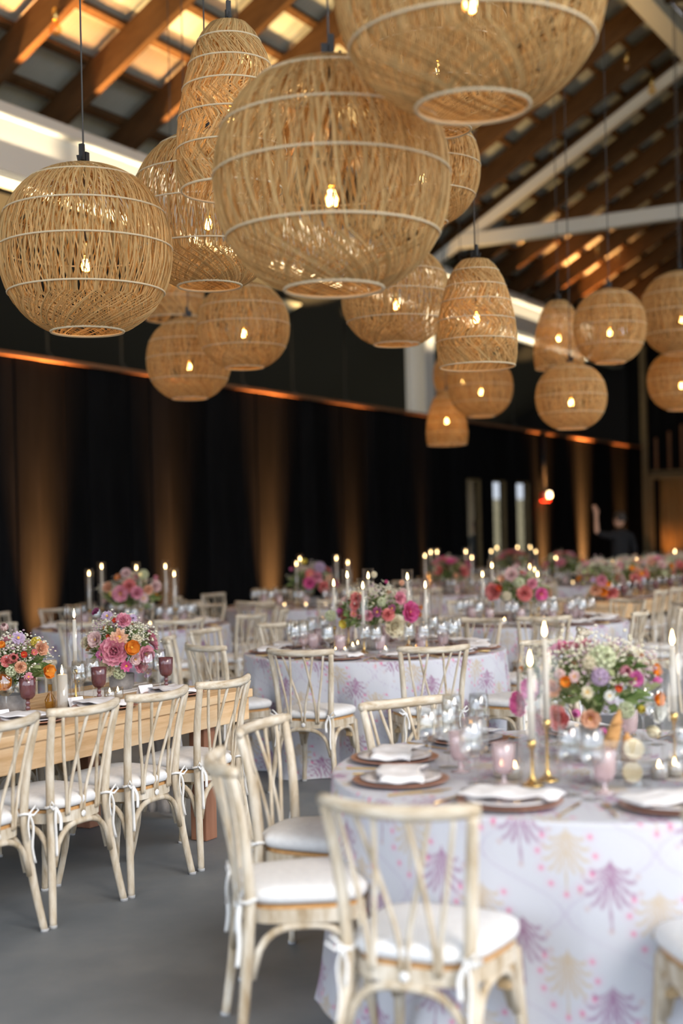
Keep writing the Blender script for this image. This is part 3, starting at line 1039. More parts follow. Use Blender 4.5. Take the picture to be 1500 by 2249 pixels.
def hurricane(p, hold, wax, gh, gr=0.045):
    """taper candle on a brass stick inside a glass chimney; heights in metres"""
    key = (round(hold, 3), round(wax, 3), round(gh, 3), gr)
    if key not in HG:
        st = ring([(0.0, 0.0), (0.036, 0.0), (0.037, 0.004), (0.022, 0.010), (0.011, 0.022), (0.0055, 0.04), (0.0045, hold * 0.6), (0.006, hold - 0.03), (0.013, hold - 0.026), (0.0135, hold), (0.0, hold)], 16, 'brass', 'candlestick')
        wx = ring([(0.0, hold - 0.01), (0.0118, hold - 0.01), (0.0105, hold + wax * 0.6), (0.0092, hold + wax - 0.004), (0.006, hold + wax), (0.0, hold + wax)], 12, 'wax', 'taper')
        gg = ring([(gr, 0.002), (gr, gh * 0.5), (gr, gh), (gr - 0.002, gh), (gr - 0.002, 0.002)], 28, 'hurricane_glass', 'glass_chimney')
        HG[key] = (st, wx, gg)
    st, wx, gg = HG[key]
    o = thing('hurricane_candle', p)
    ob('candlestick', st, o)
    t = ob('taper', wx, o)
    ob('wick', WICK, t, (0, 0, hold + wax))
    ob('flame', FLAME, t, (0, 0, hold + wax + 0.006))
    ob('glass_chimney', gg, o)
    return o


VC = ring([(0.0, 0.0), (0.026, 0.0), (0.029, 0.004), (0.030, 0.060), (0.0285, 0.060), (0.0275, 0.006), (0.0, 0.005)], 18, 'clear_glass', 'cup')
VW = ring([(0.0, 0.006), (0.0262, 0.006), (0.0266, 0.040), (0.0, 0.038)], 16, 'wax', 'wax')


def votive(p):
    o = thing('votive_candle', p)
    ob('cup', VC, o)
    w = ob('wax', VW, o)
    fo = ob('flame', FLAME, w, (0, 0, 0.038))
    fo.scale = (0.8, 0.8, 0.5)
    return o


# ------------------------------------------------------------------ flowers
def petal(mb, l, w, r0, e0, e1, az, cup, z0=0.0, nu=4, nv=4, rag=0.0, mi=0):
    vs = []
    x, z = r0, z0
    rows = []
    for i in range(nu + 1):
        s = i / nu
        rows.append((x, z, s))
        e = e0 + (e1 - e0) * s
        x += math.sin(e) * l / nu
        z += math.cos(e) * l / nu
    ca, sa = math.cos(az), math.sin(az)
    for x, z, s in rows:
        hw = w * (0.35 + 0.75 * math.sin(PI * min(1, 0.08 + 0.72 * s)) - 0.25 * s ** 4)
        e = e0 + (e1 - e0) * s
        for j in range(nv + 1):
            t = 2 * j / nv - 1
            xx = x - cup * w * t * t * math.cos(e)
            zz = z + cup * w * t * t * math.sin(e) + rag * math.sin(j * 2.3 + i * 1.7 + az * 3) * s
            yy = t * hw
            vs.append((xx * ca - yy * sa, xx * sa + yy * ca, zz))
    k = nv + 1
    fs = [(i * k + j, i * k + j + 1, (i + 1) * k + j + 1, (i + 1) * k + j) for i in range(nu) for j in range(nv)]
    mb.add(vs, fs, mi)


def ball(mb, r, c, n=8, m=5, mi=0, flat=1.0):
    prof = [(max(1e-4, r * math.sin(PI * i / m)), -r * flat * math.cos(PI * i / m)) for i in range(m + 1)]
    mb.lathe(prof, n, c, mi)


def flower_meshes():
    out = {}
    rg = random.Random(3)
    # unit flowers: radius about 1, opening along +Z
    b = MB()
    for lay, (n, r0, l, w, e0, e1) in enumerate([(4, 0.03, 0.62, 0.26, -0.1, 0.0), (5, 0.10, 0.72, 0.34, 0.0, 0.35), (6, 0.18, 0.82, 0.40, 0.25, 0.75), (7, 0.25, 0.88, 0.45, 0.55, 1.25), (8, 0.30, 0.90, 0.48, 0.9, 1.75)]):
        for k in range(n):
            petal(b, l, w, r0, e0, e1, 2 * PI * (k + 0.5 * (lay % 2)) / n + rg.uniform(-0.15, 0.15), 0.55, -0.25 + 0.02 * lay, 4, 4, 0.03)
    out['rose'] = b
    b = MB()
    for lay, (n, l, w, e0, e1) in enumerate([(7, 0.75, 0.36, 0.2, 0.7), (8, 0.95, 0.42, 0.6, 1.1), (9, 1.0, 0.42, 0.95, 1.5)]):
        for k in range(n):
            petal(b, l, w, 0.08, e0, e1, 2 * PI * (k + 0.5 * (lay % 2)) / n + rg.uniform(-0.2, 0.2), 0.35, -0.1, 4, 4, 0.06)
    ball(b, 0.20, (0, 0, 0.08), 8, 5, 1)
    out['peony'] = b
    b = MB()
    for lay in range(2):
        for k in range(4):
            petal(b, 1.0, 0.66, 0.05, 0.45 + 0.25 * lay, 1.0 + 0.35 * lay, 2 * PI * (k + 0.5 * lay) / 4 + rg.uniform(-0.2, 0.2), 0.5, -0.2, 4, 5, 0.06)
    ball(b, 0.18, (0, 0, 0.05), 8, 5, 1)
    out['poppy'] = b
    b = MB()
    for lay in range(3):
        n = 12 - 2 * lay
        for k in range(n):
            petal(b, 0.95 - 0.22 * lay, 0.20, 0.06, 1.2 - 0.3 * lay, 1.5 - 0.4 * lay, 2 * PI * (k + 0.4 * lay) / n + rg.uniform(-0.2, 0.2), 0.2, 0.0 + 0.05 * lay, 3, 2, 0.05)
    ball(b, 0.28, (0, 0, 0.12), 8, 5, 1)
    out['scabiosa'] = b
    b = MB()
    for lay in range(2):
        for k in range(4):
            petal(b, 1.5, 0.58, 0.15, 0.55 - 0.1 * lay, -0.45, 2 * PI * (k + 0.5 * lay) / 4, 0.5, -0.6, 5, 4, 0.02)
    out['tulip'] = b
    b = MB()
    for k in range(60):
        z = 1 - 2 * (k + 0.5) / 60
        a = k * 2.39996
        r = math.sqrt(1 - z * z)
        d = Vector((r * math.cos(a), r * math.sin(a), z))
        q = d.to_track_quat('Z', 'Y').to_matrix()
        t = MB()
        for j in range(4):
            petal(t, 0.30, 0.15, 0.01, 0.6, 1.3, j * PI / 2 + k, 0.2, 0, 2, 2)
        b.add([q @ Vector(v) + d * 0.72 for v in t.v], t.f)
    out['pompon'] = b
    res = {}
    for k, b in out.items():
        res[k] = b.mesh(k, ['petal_pink', 'flower_eye'])
    return res


FLW = flower_meshes()


def bloom(root, kind, colr, p, size, face):
    o = ob(kind + '_bloom', FLW[kind], root)
    o.matrix_local = Matrix.Translation(p) @ Vector(face).to_track_quat('Z', 'Y').to_matrix().to_4x4() @ Matrix.Rotation(rnd.uniform(0, 6.28), 4, 'Z') @ Matrix.Scale(size, 4)
    o.material_slots[0].link = 'OBJECT'
    o.material_slots[0].material = M['petal_' + colr]
    if kind in ('scabiosa', 'poppy') and colr in ('lilac', 'orange', 'red') and rnd.random() < 0.5:
        o.material_slots[1].link = 'OBJECT'
        o.material_slots[1].material = M['dark_eye' if colr == 'lilac' else 'flower_eye']
    return o


def foliage_mesh(R, Hh, n_leaf, n_stem, seed, zc):
    rg = random.Random(seed)
    L = MB()
    for i in range(n_leaf):
        a = rg.uniform(0, 2 * PI)
        el = rg.uniform(-0.95, 1.4)
        rr = R * rg.uniform(0.40, 0.90)
        p = Vector((math.cos(a) * math.cos(el) * rr, math.sin(a) * math.cos(el) * rr, zc + math.sin(el) * rr * Hh / R * 0.9))
        d = Vector((math.cos(a), math.sin(a), rg.uniform(-0.3, 0.9))).normalized()
        sd = d.cross(Vector((rg.uniform(-1, 1), rg.uniform(-1, 1), 1))).normalized()
        nn = sd.cross(d)
        ln = rg.uniform(0.04, 0.075) * (R / 0.2) ** 0.5
        w = ln * rg.uniform(0.16, 0.30)
        vs = [p, p + d * ln * 0.3 + sd * w + nn * w * 0.3, p + d * ln * 0.35, p + d * ln * 0.3 - sd * w + nn * w * 0.3, p + d * ln * 0.7 + sd * w * 0.8, p + d * ln * 0.72 - nn * w * 0.15, p + d * ln * 0.7 - sd * w * 0.8, p + d * ln - nn * w * 0.5]
        L.add(vs, [(0, 2, 1), (0, 3, 2), (1, 2, 5, 4), (2, 3, 6, 5), (4, 5, 7), (5, 6, 7)])
    S = MB()
    Bd = MB()
    tips = []
    for i in range(n_stem):
        a = rg.uniform(0, 2 * PI)
        el = rg.uniform(0.25, 1.5)
        rr = R * rg.uniform(0.85, 1.25)
        tip = Vector((math.cos(a) * math.cos(el) * rr, math.sin(a) * math.cos(el) * rr, zc + math.sin(el) * rr * Hh / R))
        mid = Vector((tip.x * 0.5, tip.y * 0.5, zc * 0.6 + tip.z * 0.4 + 0.03))
        S.tube([(0, 0, zc * 0.5), mid, tip], [0.002, 0.0016, 0.001], 4, False)
        tips.append(tip)
    for tip in tips:
        for k in range(9):
            q = tip + Vector((rg.gauss(0, 0.020), rg.gauss(0, 0.020), rg.gauss(0, 0.020)))
            ball(Bd, rg.uniform(0.004, 0.0085), q, 5, 3, 0, 0.7)
    return L, S, Bd


PALETTE = [('rose', 'pink', 0.052), ('rose', 'coral', 0.05), ('peony', 'hot_pink', 0.055), ('rose', 'blush', 0.045), ('poppy', 'orange', 0.038), ('rose', 'peach', 0.042),
           ('scabiosa', 'lilac', 0.030), ('pompon', 'cream', 0.034), ('peony', 'pink', 0.048), ('tulip', 'magenta', 0.026), ('poppy', 'red', 0.03), ('pompon', 'pale_green', 0.04),
           ('scabiosa', 'blush', 0.03), ('rose', 'cream', 0.045), ('poppy', 'peach', 0.035), ('tulip', 'blush', 0.026)]


def arrangement(ctr, R, Hh, seed, n_rand, label, pix=(), leaf=170, stems=46, vase_r=0.09, vase_h=0.10, pal=None, group='flower centrepieces', dome_z=None, filler='filler_white'):
    """low bowl of mixed flowers. ctr on the table top; pix: (px, py, diameter px, kind, colour) seen in the photo, put on the near side of the dome"""
    rg = random.Random(seed)
    o = thing('flower_arrangement', ctr, 0, label, 'flowers', group)
    zc = dome_z if dome_z is not None else vase_h + Hh * 0.38
    ob('vase', ring([(0.0, 0.0), (vase_r * 0.75, 0.0), (vase_r * 0.95, vase_h * 0.3), (vase_r, vase_h), (vase_r - 0.006, vase_h), (vase_r * 0.9, vase_h * 0.35), (0.0, 0.01)], 24, 'vase_stone', 'vase'), o)
    Hd = Hh - zc
    L, S, Bd = foliage_mesh(R, Hd, leaf, stems, seed, zc)
    tag(ob('foliage', L.mesh('foliage', 'leaf_green', False), o), kind='stuff')
    L2, S2, B2 = foliage_mesh(R * 0.95, Hd, leaf // 2, stems // 3, seed + 50, zc)
    tag(ob('pale_foliage', L2.mesh('pale_foliage', 'leaf_pale', False), o), kind='stuff')
    tag(ob('stems', S.mesh('stems', 'stem_green'), o), kind='stuff')
    tag(ob('filler_blossoms', Bd.mesh('filler_blossoms', filler), o), kind='stuff')
    tag(ob('small_buds', B2.mesh('small_buds', 'filler_lilac'), o), kind='stuff')
    C = Vector((ctr[0], ctr[1], ctr[2] + zc))
    dc = proj(C)[2]
    for px, py, dia, kind, colr in pix:
        p0 = W(px, py, dc)
        off = p0 - C
        a = min(1.0, math.hypot(off.x, off.y) / R)
        bz = min(1.0, abs(off.z) / max(Hd, 0.05))
        q = math.sqrt(max(0.0, 1 - a * a * 0.9 - bz * bz * 0.6))
        d = dc - R * 1.02 * q
        p = W(px, py, d)
        size = dia * d / FPX / 2
        p.z = max(p.z, ctr[2] + 0.03 + size * 0.5)
        n_ = (p - C); n_.z *= 0.6
        n_ = n_.normalized() + (Vector((0, 0, CAMH)) - p).normalized() * 0.7
        bloom(o, kind, colr, p - Vector(ctr), size, n_)
    pal = pal or PALETTE
    for k in range(n_rand):
        kind, colr, size = pal[(k * 5 + seed) % len(pal)]
        el = rg.uniform(-0.25, 1.35)
        a = 2.39996 * k + rg.uniform(-0.4, 0.4)
        if pix:
            # the side away from the camera
            a = YAW + rg.uniform(-1.5, 1.5)
        d = Vector((math.cos(a) * math.cos(el), math.sin(a) * math.cos(el), math.sin(el)))
        p = Vector((d.x * R * 0.98, d.y * R * 0.98, zc + d.z * Hd * 0.95))
        bloom(o, kind, colr, p, size * rg.uniform(0.85, 1.15), (d.x, d.y, d.z * 0.7 + 0.2))
    return o

# ------------------------------------------------------------------ round tables with their settings
ALLCH = []


def settings(ctr, seats, desc, near=True, seed=0):
    rg = random.Random(seed)
    wine, gob, plate, nap, fork, knife = [], [], [], [], [], []

    def at(r, a):
        return CW(ctr[0] + r * math.cos(a), ctr[1] + r * math.sin(a), ZT + 0.001)
    for sdeg in seats:
        a = math.radians(sdeg)
        p = at(0.735, a)
        o = dinner_plate(p)
        plate.append(o)
        rz = math.atan2((at(0.3, a) - p).y, (at(0.3, a) - p).x)
        if near:
            q = ob('napkin', NAPK[rg.randrange(4)], None, (p.x, p.y, p.z + 0.001), rz + rg.uniform(-0.5, 0.5))
            nap.append(q)
            da = 0.255
            f_ = ob('fork', FORK, None, at(0.76, a - da), rz - PI / 2 - da * 0.4)
            k_ = ob('knife', KNIFE, None, at(0.77, a + da), rz - PI / 2 + da * 0.4)
            fork.append(f_); knife.append(k_)
        j = lambda: rg.uniform(-0.010, 0.010)
        wine.append(wine_glass(at(0.53 + j(), a + 0.21 + j())))
        wine.append(wine_glass(at(0.60 + j(), a + 0.33 + j())))
        gob.append(pink_goblet(at(0.50 + j(), a + 0.40 + j()) if near else at(0.50 + j(), a + 0.42)))
    label_row(wine, 'clear wine glass on the ' + desc, 'wine glass', 'wine glasses on the ' + desc)
    label_row(gob, 'pale pink goblet on the ' + desc, 'goblet', 'pink goblets on the ' + desc)
    label_row(plate, 'copper rimmed dinner plate on the ' + desc, 'plate', 'plates on the ' + desc)
    if near:
        label_row(nap, 'folded white napkin on the ' + desc, 'napkin', 'napkins on the ' + desc)
        label_row(fork, 'gold fork beside a plate on the ' + desc, 'fork', 'gold forks on the ' + desc)
        label_row(knife, 'gold knife beside a plate on the ' + desc, 'knife', 'gold knives on the ' + desc)


def label_chairs(chs, ctr, desc, group):
    C = CW(*ctr)
    dn = proj(C)[2]
    nearc = [o for o in chs if proj(o.location)[2] < dn]
    farc = [o for o in chs if proj(o.location)[2] >= dn]
    label_row(nearc, 'whitewashed chair, near side of the ' + desc, 'chair', group)
    label_row(farc, 'whitewashed chair, far side of the ' + desc, 'chair', group)


def ring_chairs(ctr, angs, D, desc, seed=0, skip=()):
    rg = random.Random(seed)
    chs = []
    for sdeg in angs:
        a = math.radians(sdeg)
        dd = D + rg.uniform(-0.03, 0.05)
        p = CW(ctr[0] + dd * math.cos(a), ctr[1] + dd * math.sin(a))
        t = CW(ctr[0] + 0.12 * rg.uniform(-1, 1), ctr[1] + 0.12 * rg.uniform(-1, 1))
        chs.append(chair(p, ((t - p).x, (t - p).y), 'chairs around the ' + desc))
    label_chairs(chs, ctr, desc, 'chairs around the ' + desc)
    return chs


def hur_set(lst, desc, zt=ZT):
    """lst: (px, distance, picture height of the flame)"""
    out = []
    for px, d, fy in lst:
        u, v = uv(px, fy)
        top = CAMH - v / FPX * d - zt - 0.02
        p = G(px, d, zt + 0.001)
        hold = 0.13 if top < 0.42 else 0.17
        out.append(hurricane(p, hold, round(top - hold, 2), round(top + 0.075, 2), 0.042))
    label_row(out, 'lit taper in glass hurricane on the ' + desc, 'candle', 'hurricane candles on the ' + desc)


def vot_set(lst, desc, zt=ZT):
    out = [votive(G(px, d, zt + 0.001)) for px, d in lst]
    label_row(out, 'small lit votive candle on the ' + desc, 'candle', 'votives on the ' + desc)


def camxy(px, d):
    p = G(px, d, ZT)
    return (s_ * p.x - c_ * p.y, d)


# --- foreground round table
T1 = (0.876, 4.72)
D1 = 'foreground round table'
p = CW(*T1)
dent = []
wa = lambda deg: math.radians(deg) + YAW - PI / 2          # camera-plane angle to world angle
tablecloth('tablecloth', p, 1150, 128, 4, 0.75, [(wa(123), 0.24, 0.30), (wa(163), 0.10, 0.28), (wa(198), 0.03, 0.25), (wa(238), 0.03, 0.25)], 'white cloth with mauve feather print on the foreground round table')
chs = []
for (r, d), (fr, ff) in (((0.11, 3.50), (0.44, 0.90)), ((-0.42, 4.29), (0.985, 0.17)), ((-0.345, 5.10), (0.936, -0.35)), ((0.226, 5.71), (0.54, -0.84)), ((1.045, 3.30), (-0.06, 1.0))):
    q = CW(r, d)
    fv = F * ff + R * fr
    chs.append(chair(q, (fv.x, fv.y), 'chairs around the ' + D1))
for o, t in zip(chs, ('whitewashed spindle chair nearest the camera, back towards us, at the foreground table', 'whitewashed spindle chair seen side-on at the left of the foreground table',
                      'whitewashed spindle chair behind the side-on chair at the foreground table', 'whitewashed spindle chair tucked in behind the foreground table', 'whitewashed spindle chair cut off by the right edge at the foreground table')):
    tag(o, t)
settings(T1, (238, 198, 163, 123, 276, 84, 318, 44), D1, True, 1)
hl = []
for px, by, wt, wb in ((1170, 1727, 1467, 1625), (1203, 1716, 1402, 1580), (1483, 1702, 1420, 1565), (1440, 1660, 1440, 1560)):
    q = onz(px, by, ZT)
    d = proj(q)[2]
    hold = (by - wb) * d / FPX
    wax = (wb - wt) * d / FPX
    q.z = ZT + 0.001
    if px != 1440:
        hl.append(hurricane(q, hold, wax, hold + wax + 0.07, 0.045))
label_row(hl, 'tall lit taper in hurricane on the foreground round table', 'candle', 'hurricane candles on the foreground round table')
vl = [votive(onz(a, b2, ZT) + Vector((0, 0, 0.001))) for a, b2 in ((1102, 1708), (1131, 1712), (1448, 1712), (1482, 1706))]
label_row(vl, 'small lit votive candle on the foreground round table', 'candle', 'votives on the foreground round table')
q = CW(0.885, 4.86, ZT + 0.001)
arrangement(q, 0.24, 0.40, 11, 16, 'wild mixed flowers with pink peony and orange poppies on the foreground table', [
    (1146, 1545, 58, 'peony', 'hot_pink'), (1168, 1512, 50, 'peony', 'magenta'), (1226, 1575, 50, 'rose', 'coral'), (1266, 1566, 34, 'tulip', 'magenta'), (1297, 1578, 46, 'peony', 'peach'),
    (1323, 1605, 30, 'tulip', 'magenta'), (1256, 1608, 28, 'tulip', 'pink'), (1243, 1497, 30, 'poppy', 'orange'), (1229, 1481, 26, 'pompon', 'blush'), (1262, 1486, 28, 'scabiosa', 'blush'),
    (1318, 1487, 42, 'pompon', 'lilac'), (1323, 1446, 62, 'pompon', 'pale_green'), (1295, 1455, 34, 'pompon', 'cream'), (1373, 1474, 42, 'tulip', 'pink'), (1395, 1491, 36, 'peony', 'magenta'), (1437, 1472, 34, 'poppy', 'orange'),
    (1442, 1534, 38, 'poppy', 'orange'), (1407, 1557, 30, 'tulip', 'yellow'), (1440, 1560, 56, 'peony', 'white'), (1432, 1606, 46, 'tulip', 'cream'), (1358, 1512, 20, 'poppy', 'red'),
    (1214, 1512, 36, 'rose', 'peach'), (1148, 1470, 18, 'poppy', 'orange'), (1290, 1520, 30, 'scabiosa', 'cream'), (1338, 1528, 26, 'scabiosa', 'white'), (1190, 1590, 44, 'rose', 'pink'), (1375, 1560, 40, 'pompon', 'pale_green')],
    150, 90, 0.10, 0.11)
# bread in a glass box
bp = onz(1362, 1722, ZT)
bx = thing('glass_bread_box', (bp.x, bp.y, ZT + 0.001), YAW - PI / 2, 'open square glass box of bread on the foreground round table', 'glass box')
g = MB()
for (x0, x1, y0, y1) in ((-0.085, 0.085, -0.075, -0.072), (-0.085, 0.085, 0.072, 0.075), (-0.085, -0.082, -0.072, 0.072), (0.082, 0.085, -0.072, 0.072)):
    g.box(x0, x1, y0, y1, 0, 0.15)
g.box(-0.082, 0.082, -0.072, 0.072, 0, 0.004)
ob('box_wall', g.mesh('box_wall', 'clear_glass', False), bx)
RR = Matrix.Rotation(YAW - PI / 2, 4, 'Z')


def loaf(rx, rz_, z, L, w, rot, label, cut=False, tilt=0.0):
    b = MB()
    prof = [(max(0.001, w * math.sin(PI * i / 10) ** 0.6), -L / 2 + L * i / 10) for i in range(11)]
    if cut:
        prof = [(max(0.001, w * (math.sin(PI * (0.15 + 0.35 * i / 6)) ** 0.6)), -L / 2 + L * i / 6) for i in range(7)]
    b.lathe(prof, 14)
    if cut:
        b.lathe([(prof[-1][0], L / 2), (0.001, L / 2 + 0.001)], 14, (0, 0, 0), 1)
    for k in range(4):
        zz = -L * 0.3 + L * 0.6 * k / 3
        b.tube([(-w * 0.6, -w * 0.78, zz - 0.008), (0, -w * 1.0, zz), (w * 0.6, -w * 0.78, zz + 0.01)], 0.004, 5)
    o = ob('bread_loaf', b.mesh('bread_loaf', ['crust', 'crumb']))
    c0 = Vector((bp.x, bp.y, ZT)) + (RR @ Vector((rx, rz_, z)))
    o.matrix_world = Matrix.Translation(c0) @ RR @ Matrix.Rotation(tilt, 4, 'Y') @ Matrix.Rotation(rot, 4, 'X')
    return tag(o, label, 'bread', 'bread in the glass box')


loaf(-0.050, -0.035, 0.080, 0.14, 0.027, 0.0, 'brown bread roll standing at the left in the glass box', False, -0.05)
loaf(-0.020, 0.035, 0.125, 0.23, 0.024, 0.0, 'long baguette standing up out of the glass box', False, 0.28)
loaf(0.030, -0.028, 0.042, 0.05, 0.033, 1.35, 'cut loaf showing pale crumb at the front of the glass box', True)
loaf(0.036, -0.030, 0.112, 0.05, 0.033, 1.2, 'cut loaf showing pale crumb at the upper right of the glass box', True)
loaf(0.035, 0.045, 0.090, 0.14, 0.024, 0.0, 'slim brown roll at the back of the glass box')

# --- middle round table
T2 = camxy(823, 9.7)
D2 = 'middle round table'
A2 = (250.5, 283.5, 316, 349, 22, 55, 87, 120, 153, 186, 218)
tablecloth('tablecloth', CW(*T2), 620, 64, 9, 1.15, [(wa(q), 0.09, 0.13) for q in A2], 'white cloth with mauve feather print on the middle round table')
ring_chairs(T2, A2, 1.46, D2, 2)
settings(T2, A2, D2, True, 2)
hur_set([(736, 9.75, 1283), (766, 9.95, 1266), (800, 9.42, 1288), (812, 9.98, 1266), (898, 9.9, 1268), (937, 9.55, 1288)], D2)
vot_set([(738, 9.35), (757, 9.35), (846, 9.3), (775, 9.6), (786, 9.75), (915, 9.4)], D2)
q = CW(T2[0], T2[1], ZT + 0.001)
arrangement(q, 0.25, 0.42, 21, 14, 'centrepiece with a hot pink peony and cream ranunculus on the middle table', [
    (783, 1314, 24, 'rose', 'coral'), (780, 1330, 20, 'rose', 'coral'), (789, 1354, 20, 'tulip', 'pink'), (777, 1348, 18, 'scabiosa', 'coral'), (726, 1352, 26, 'pompon', 'pale_green'), (897, 1344, 50, 'peony', 'hot_pink'),
    (867, 1374, 46, 'rose', 'cream'), (852, 1350, 26, 'rose', 'coral'), (878, 1314, 26, 'rose', 'pink'), (885, 1300, 18, 'pompon', 'blush'), (882, 1280, 14, 'pompon', 'peach'), (848, 1278, 14, 'tulip', 'hot_pink'),
    (821, 1262, 15, 'pompon', 'cream'), (922, 1334, 13, 'poppy', 'orange'), (920, 1350, 13, 'poppy', 'orange'), (756, 1370, 24, 'poppy', 'yellow'), (828, 1344, 24, 'scabiosa', 'plum'), (860, 1336, 20, 'scabiosa', 'plum'),
    (838, 1322, 22, 'pompon', 'pale_green'), (808, 1352, 22, 'rose', 'pink')], 240, 60, 0.09, 0.10)
tag(ob('bud_vase', ring([(0.0, 0.0), (0.022, 0.0), (0.024, 0.03), (0.010, 0.055), (0.009, 0.085), (0.012, 0.09), (0.010, 0.09)], 16, 'amber_glass', 'bud_vase'), None, G(917, 9.3, ZT + 0.001)), 'small amber glass bud vase on the middle round table', 'vase')

# --- round table by the left wall
T3 = camxy(290, 13.0)
D3 = 'round table by left wall'
A3 = [262 + 32.7 * k for k in range(11)]
tablecloth('tablecloth', CW(*T3), 420, 40, 14, 1.0, [(wa(q), 0.09, 0.13) for q in A3], 'white printed cloth on the round table by left wall')
ring_chairs(T3, A3, 1.48, D3, 3)
settings(T3, A3, D3, True, 3)
hur_set([(198, 13.0, 1262), (226, 13.2, 1247), (302, 13.3, 1248), (310, 12.9, 1262), (366, 13.1, 1245), (385, 12.9, 1262)], D3)
vot_set([(240, 12.6), (330, 12.6), (352, 12.7)], D3)
arrangement(CW(T3[0], T3[1], ZT + 0.001), 0.27, 0.46, 31, 10, 'pink and peach flower centrepiece on the round table by left wall', [
    (265, 1304, 38, 'peony', 'pink'), (284, 1287, 28, 'rose', 'coral'), (237, 1290, 22, 'rose', 'peach'), (277, 1259, 20, 'rose', 'blush'), (260, 1269, 18, 'poppy', 'orange'), (315, 1262, 24, 'pompon', 'pale_green'), (341, 1269, 18, 'tulip', 'pink'),
    (341, 1287, 24, 'rose', 'blush'), (315, 1314, 24, 'scabiosa', 'blush'), (246, 1304, 14, 'poppy', 'yellow'), (300, 1302, 26, 'rose', 'pink'), (325, 1296, 20, 'rose', 'peach')], 200, 40)

# --- round table behind the middle one
T4 = camxy(668, 16.0)
D4 = 'table behind the middle one'
A4 = [250 + 36 * k for k in range(10)]
tablecloth('tablecloth', CW(*T4), 300, 26, 19, 1.0, [(wa(q), 0.09, 0.13) for q in A4], 'white printed cloth on the round table behind the middle one')
ring_chairs(T4, A4, 1.48, D4, 4)
settings(T4, A4, D4, False, 4)
hur_set([(653, 15.9, 1240), (661, 16.2, 1228), (741, 16.1, 1228), (766, 15.9, 1237)], D4)
vot_set([(625, 15.5), (672, 15.4), (715, 15.5)], D4)
arrangement(CW(T4[0] + 0.1, T4[1], ZT + 0.001), 0.28, 0.46, 41, 10, 'coral and lilac flower centrepiece on the table behind the middle one', [
    (681, 1261, 26, 'poppy', 'coral'), (679, 1280, 24, 'rose', 'hot_pink'), (702, 1246, 26, 'pompon', 'lilac'), (711, 1288, 24, 'rose', 'coral'), (669, 1235, 16, 'poppy', 'yellow'), (640, 1250, 12, 'tulip', 'magenta'), (695, 1268, 22, 'rose', 'pink'), (722, 1270, 18, 'scabiosa', 'peach')], 170, 34)

# --- round table right of the middle
T6 = camxy(1152, 12.4)
D6 = 'table right of the middle'
A6 = [236 + 32.7 * k for k in range(11)]
tablecloth('tablecloth', CW(*T6), 420, 40, 24, 1.0, [(wa(q), 0.09, 0.13) for q in A6], 'white printed cloth on the round table right of the middle')
ring_chairs(T6, A6[:2] + A6[3:], 1.48, D6, 6)
fv = F * 0.43 + R * -0.9
tag(chair(CW(2.50, 11.35), (fv.x, fv.y), 'chairs around the ' + D6), 'whitewashed chair set apart side-on, right of the table right of the middle')
settings(T6, A6, D6, True, 6)
hur_set([(1062, 12.3, 1263), (1083, 12.6, 1243), (1166, 12.6, 1246), (1183, 12.3, 1262), (1176, 12.75, 1252)], D6)
vot_set([(1108, 12.0), (1150, 11.95), (1195, 12.05)], D6)
arrangement(CW(T6[0] - 0.03, T6[1], ZT + 0.001), 0.27, 0.46, 61, 10, 'orange and pink flower centrepiece on the table right of the middle', [
    (1085, 1300, 36, 'rose', 'coral'), (1123, 1262, 28, 'rose', 'blush'), (1152, 1303, 32, 'rose', 'coral'), (1187, 1305, 32, 'peony', 'hot_pink'), (1113, 1309, 22, 'pompon', 'cream'), (1098, 1292, 18, 'poppy', 'red'), (1140, 1280, 26, 'pompon', 'pale_green'),
    (1102, 1272, 20, 'poppy', 'peach'), (1168, 1282, 22, 'rose', 'pink')], 200, 40)

# --- far round tables
for px, d, desc, seed, hs in ((985, 18.5, 'far table left of windows', 5, [(935, 18.3, 1222), (948, 18.6, 1214), (962, 18.7, 1213), (1025, 18.5, 1212), (1038, 18.3, 1226)]),
                              (1128, 23.3, 'far table before the windows', 7, [(1080, 23.1, 1212), (1093, 23.5, 1204), (1138, 23.6, 1203), (1166, 23.4, 1203), (1178, 23.0, 1212)]),
                              (1238, 20.5, 'far table right of windows', 8, [(1222, 20.3, 1226)])):
    T = camxy(px, d)
    tablecloth('tablecloth', CW(*T), 220, 20, 30 + seed, 1.0, (), 'white printed cloth on the ' + desc)
    A = [255 + 36 * k + seed * 7 for k in range(10)]
    ring_chairs(T, A if seed != 8 else [158, 194], 1.48, desc, seed)
    settings(T, A, desc, False, seed)
    hur_set(hs, desc)
    vot_set([(px - 25, d - 0.4), (px + 20, d - 0.45)], desc)
    arrangement(CW(T[0], T[1], ZT + 0.001), 0.30, 0.46, 70 + seed, 22 if seed != 8 else 12, 'bright pink flower centrepiece on the ' + desc, (), 130, 26,
                pal=[('rose', 'coral', 0.07), ('peony', 'hot_pink', 0.07), ('rose', 'pink', 0.06), ('poppy', 'peach', 0.05), ('rose', 'coral', 0.06), ('pompon', 'pale_green', 0.05)])


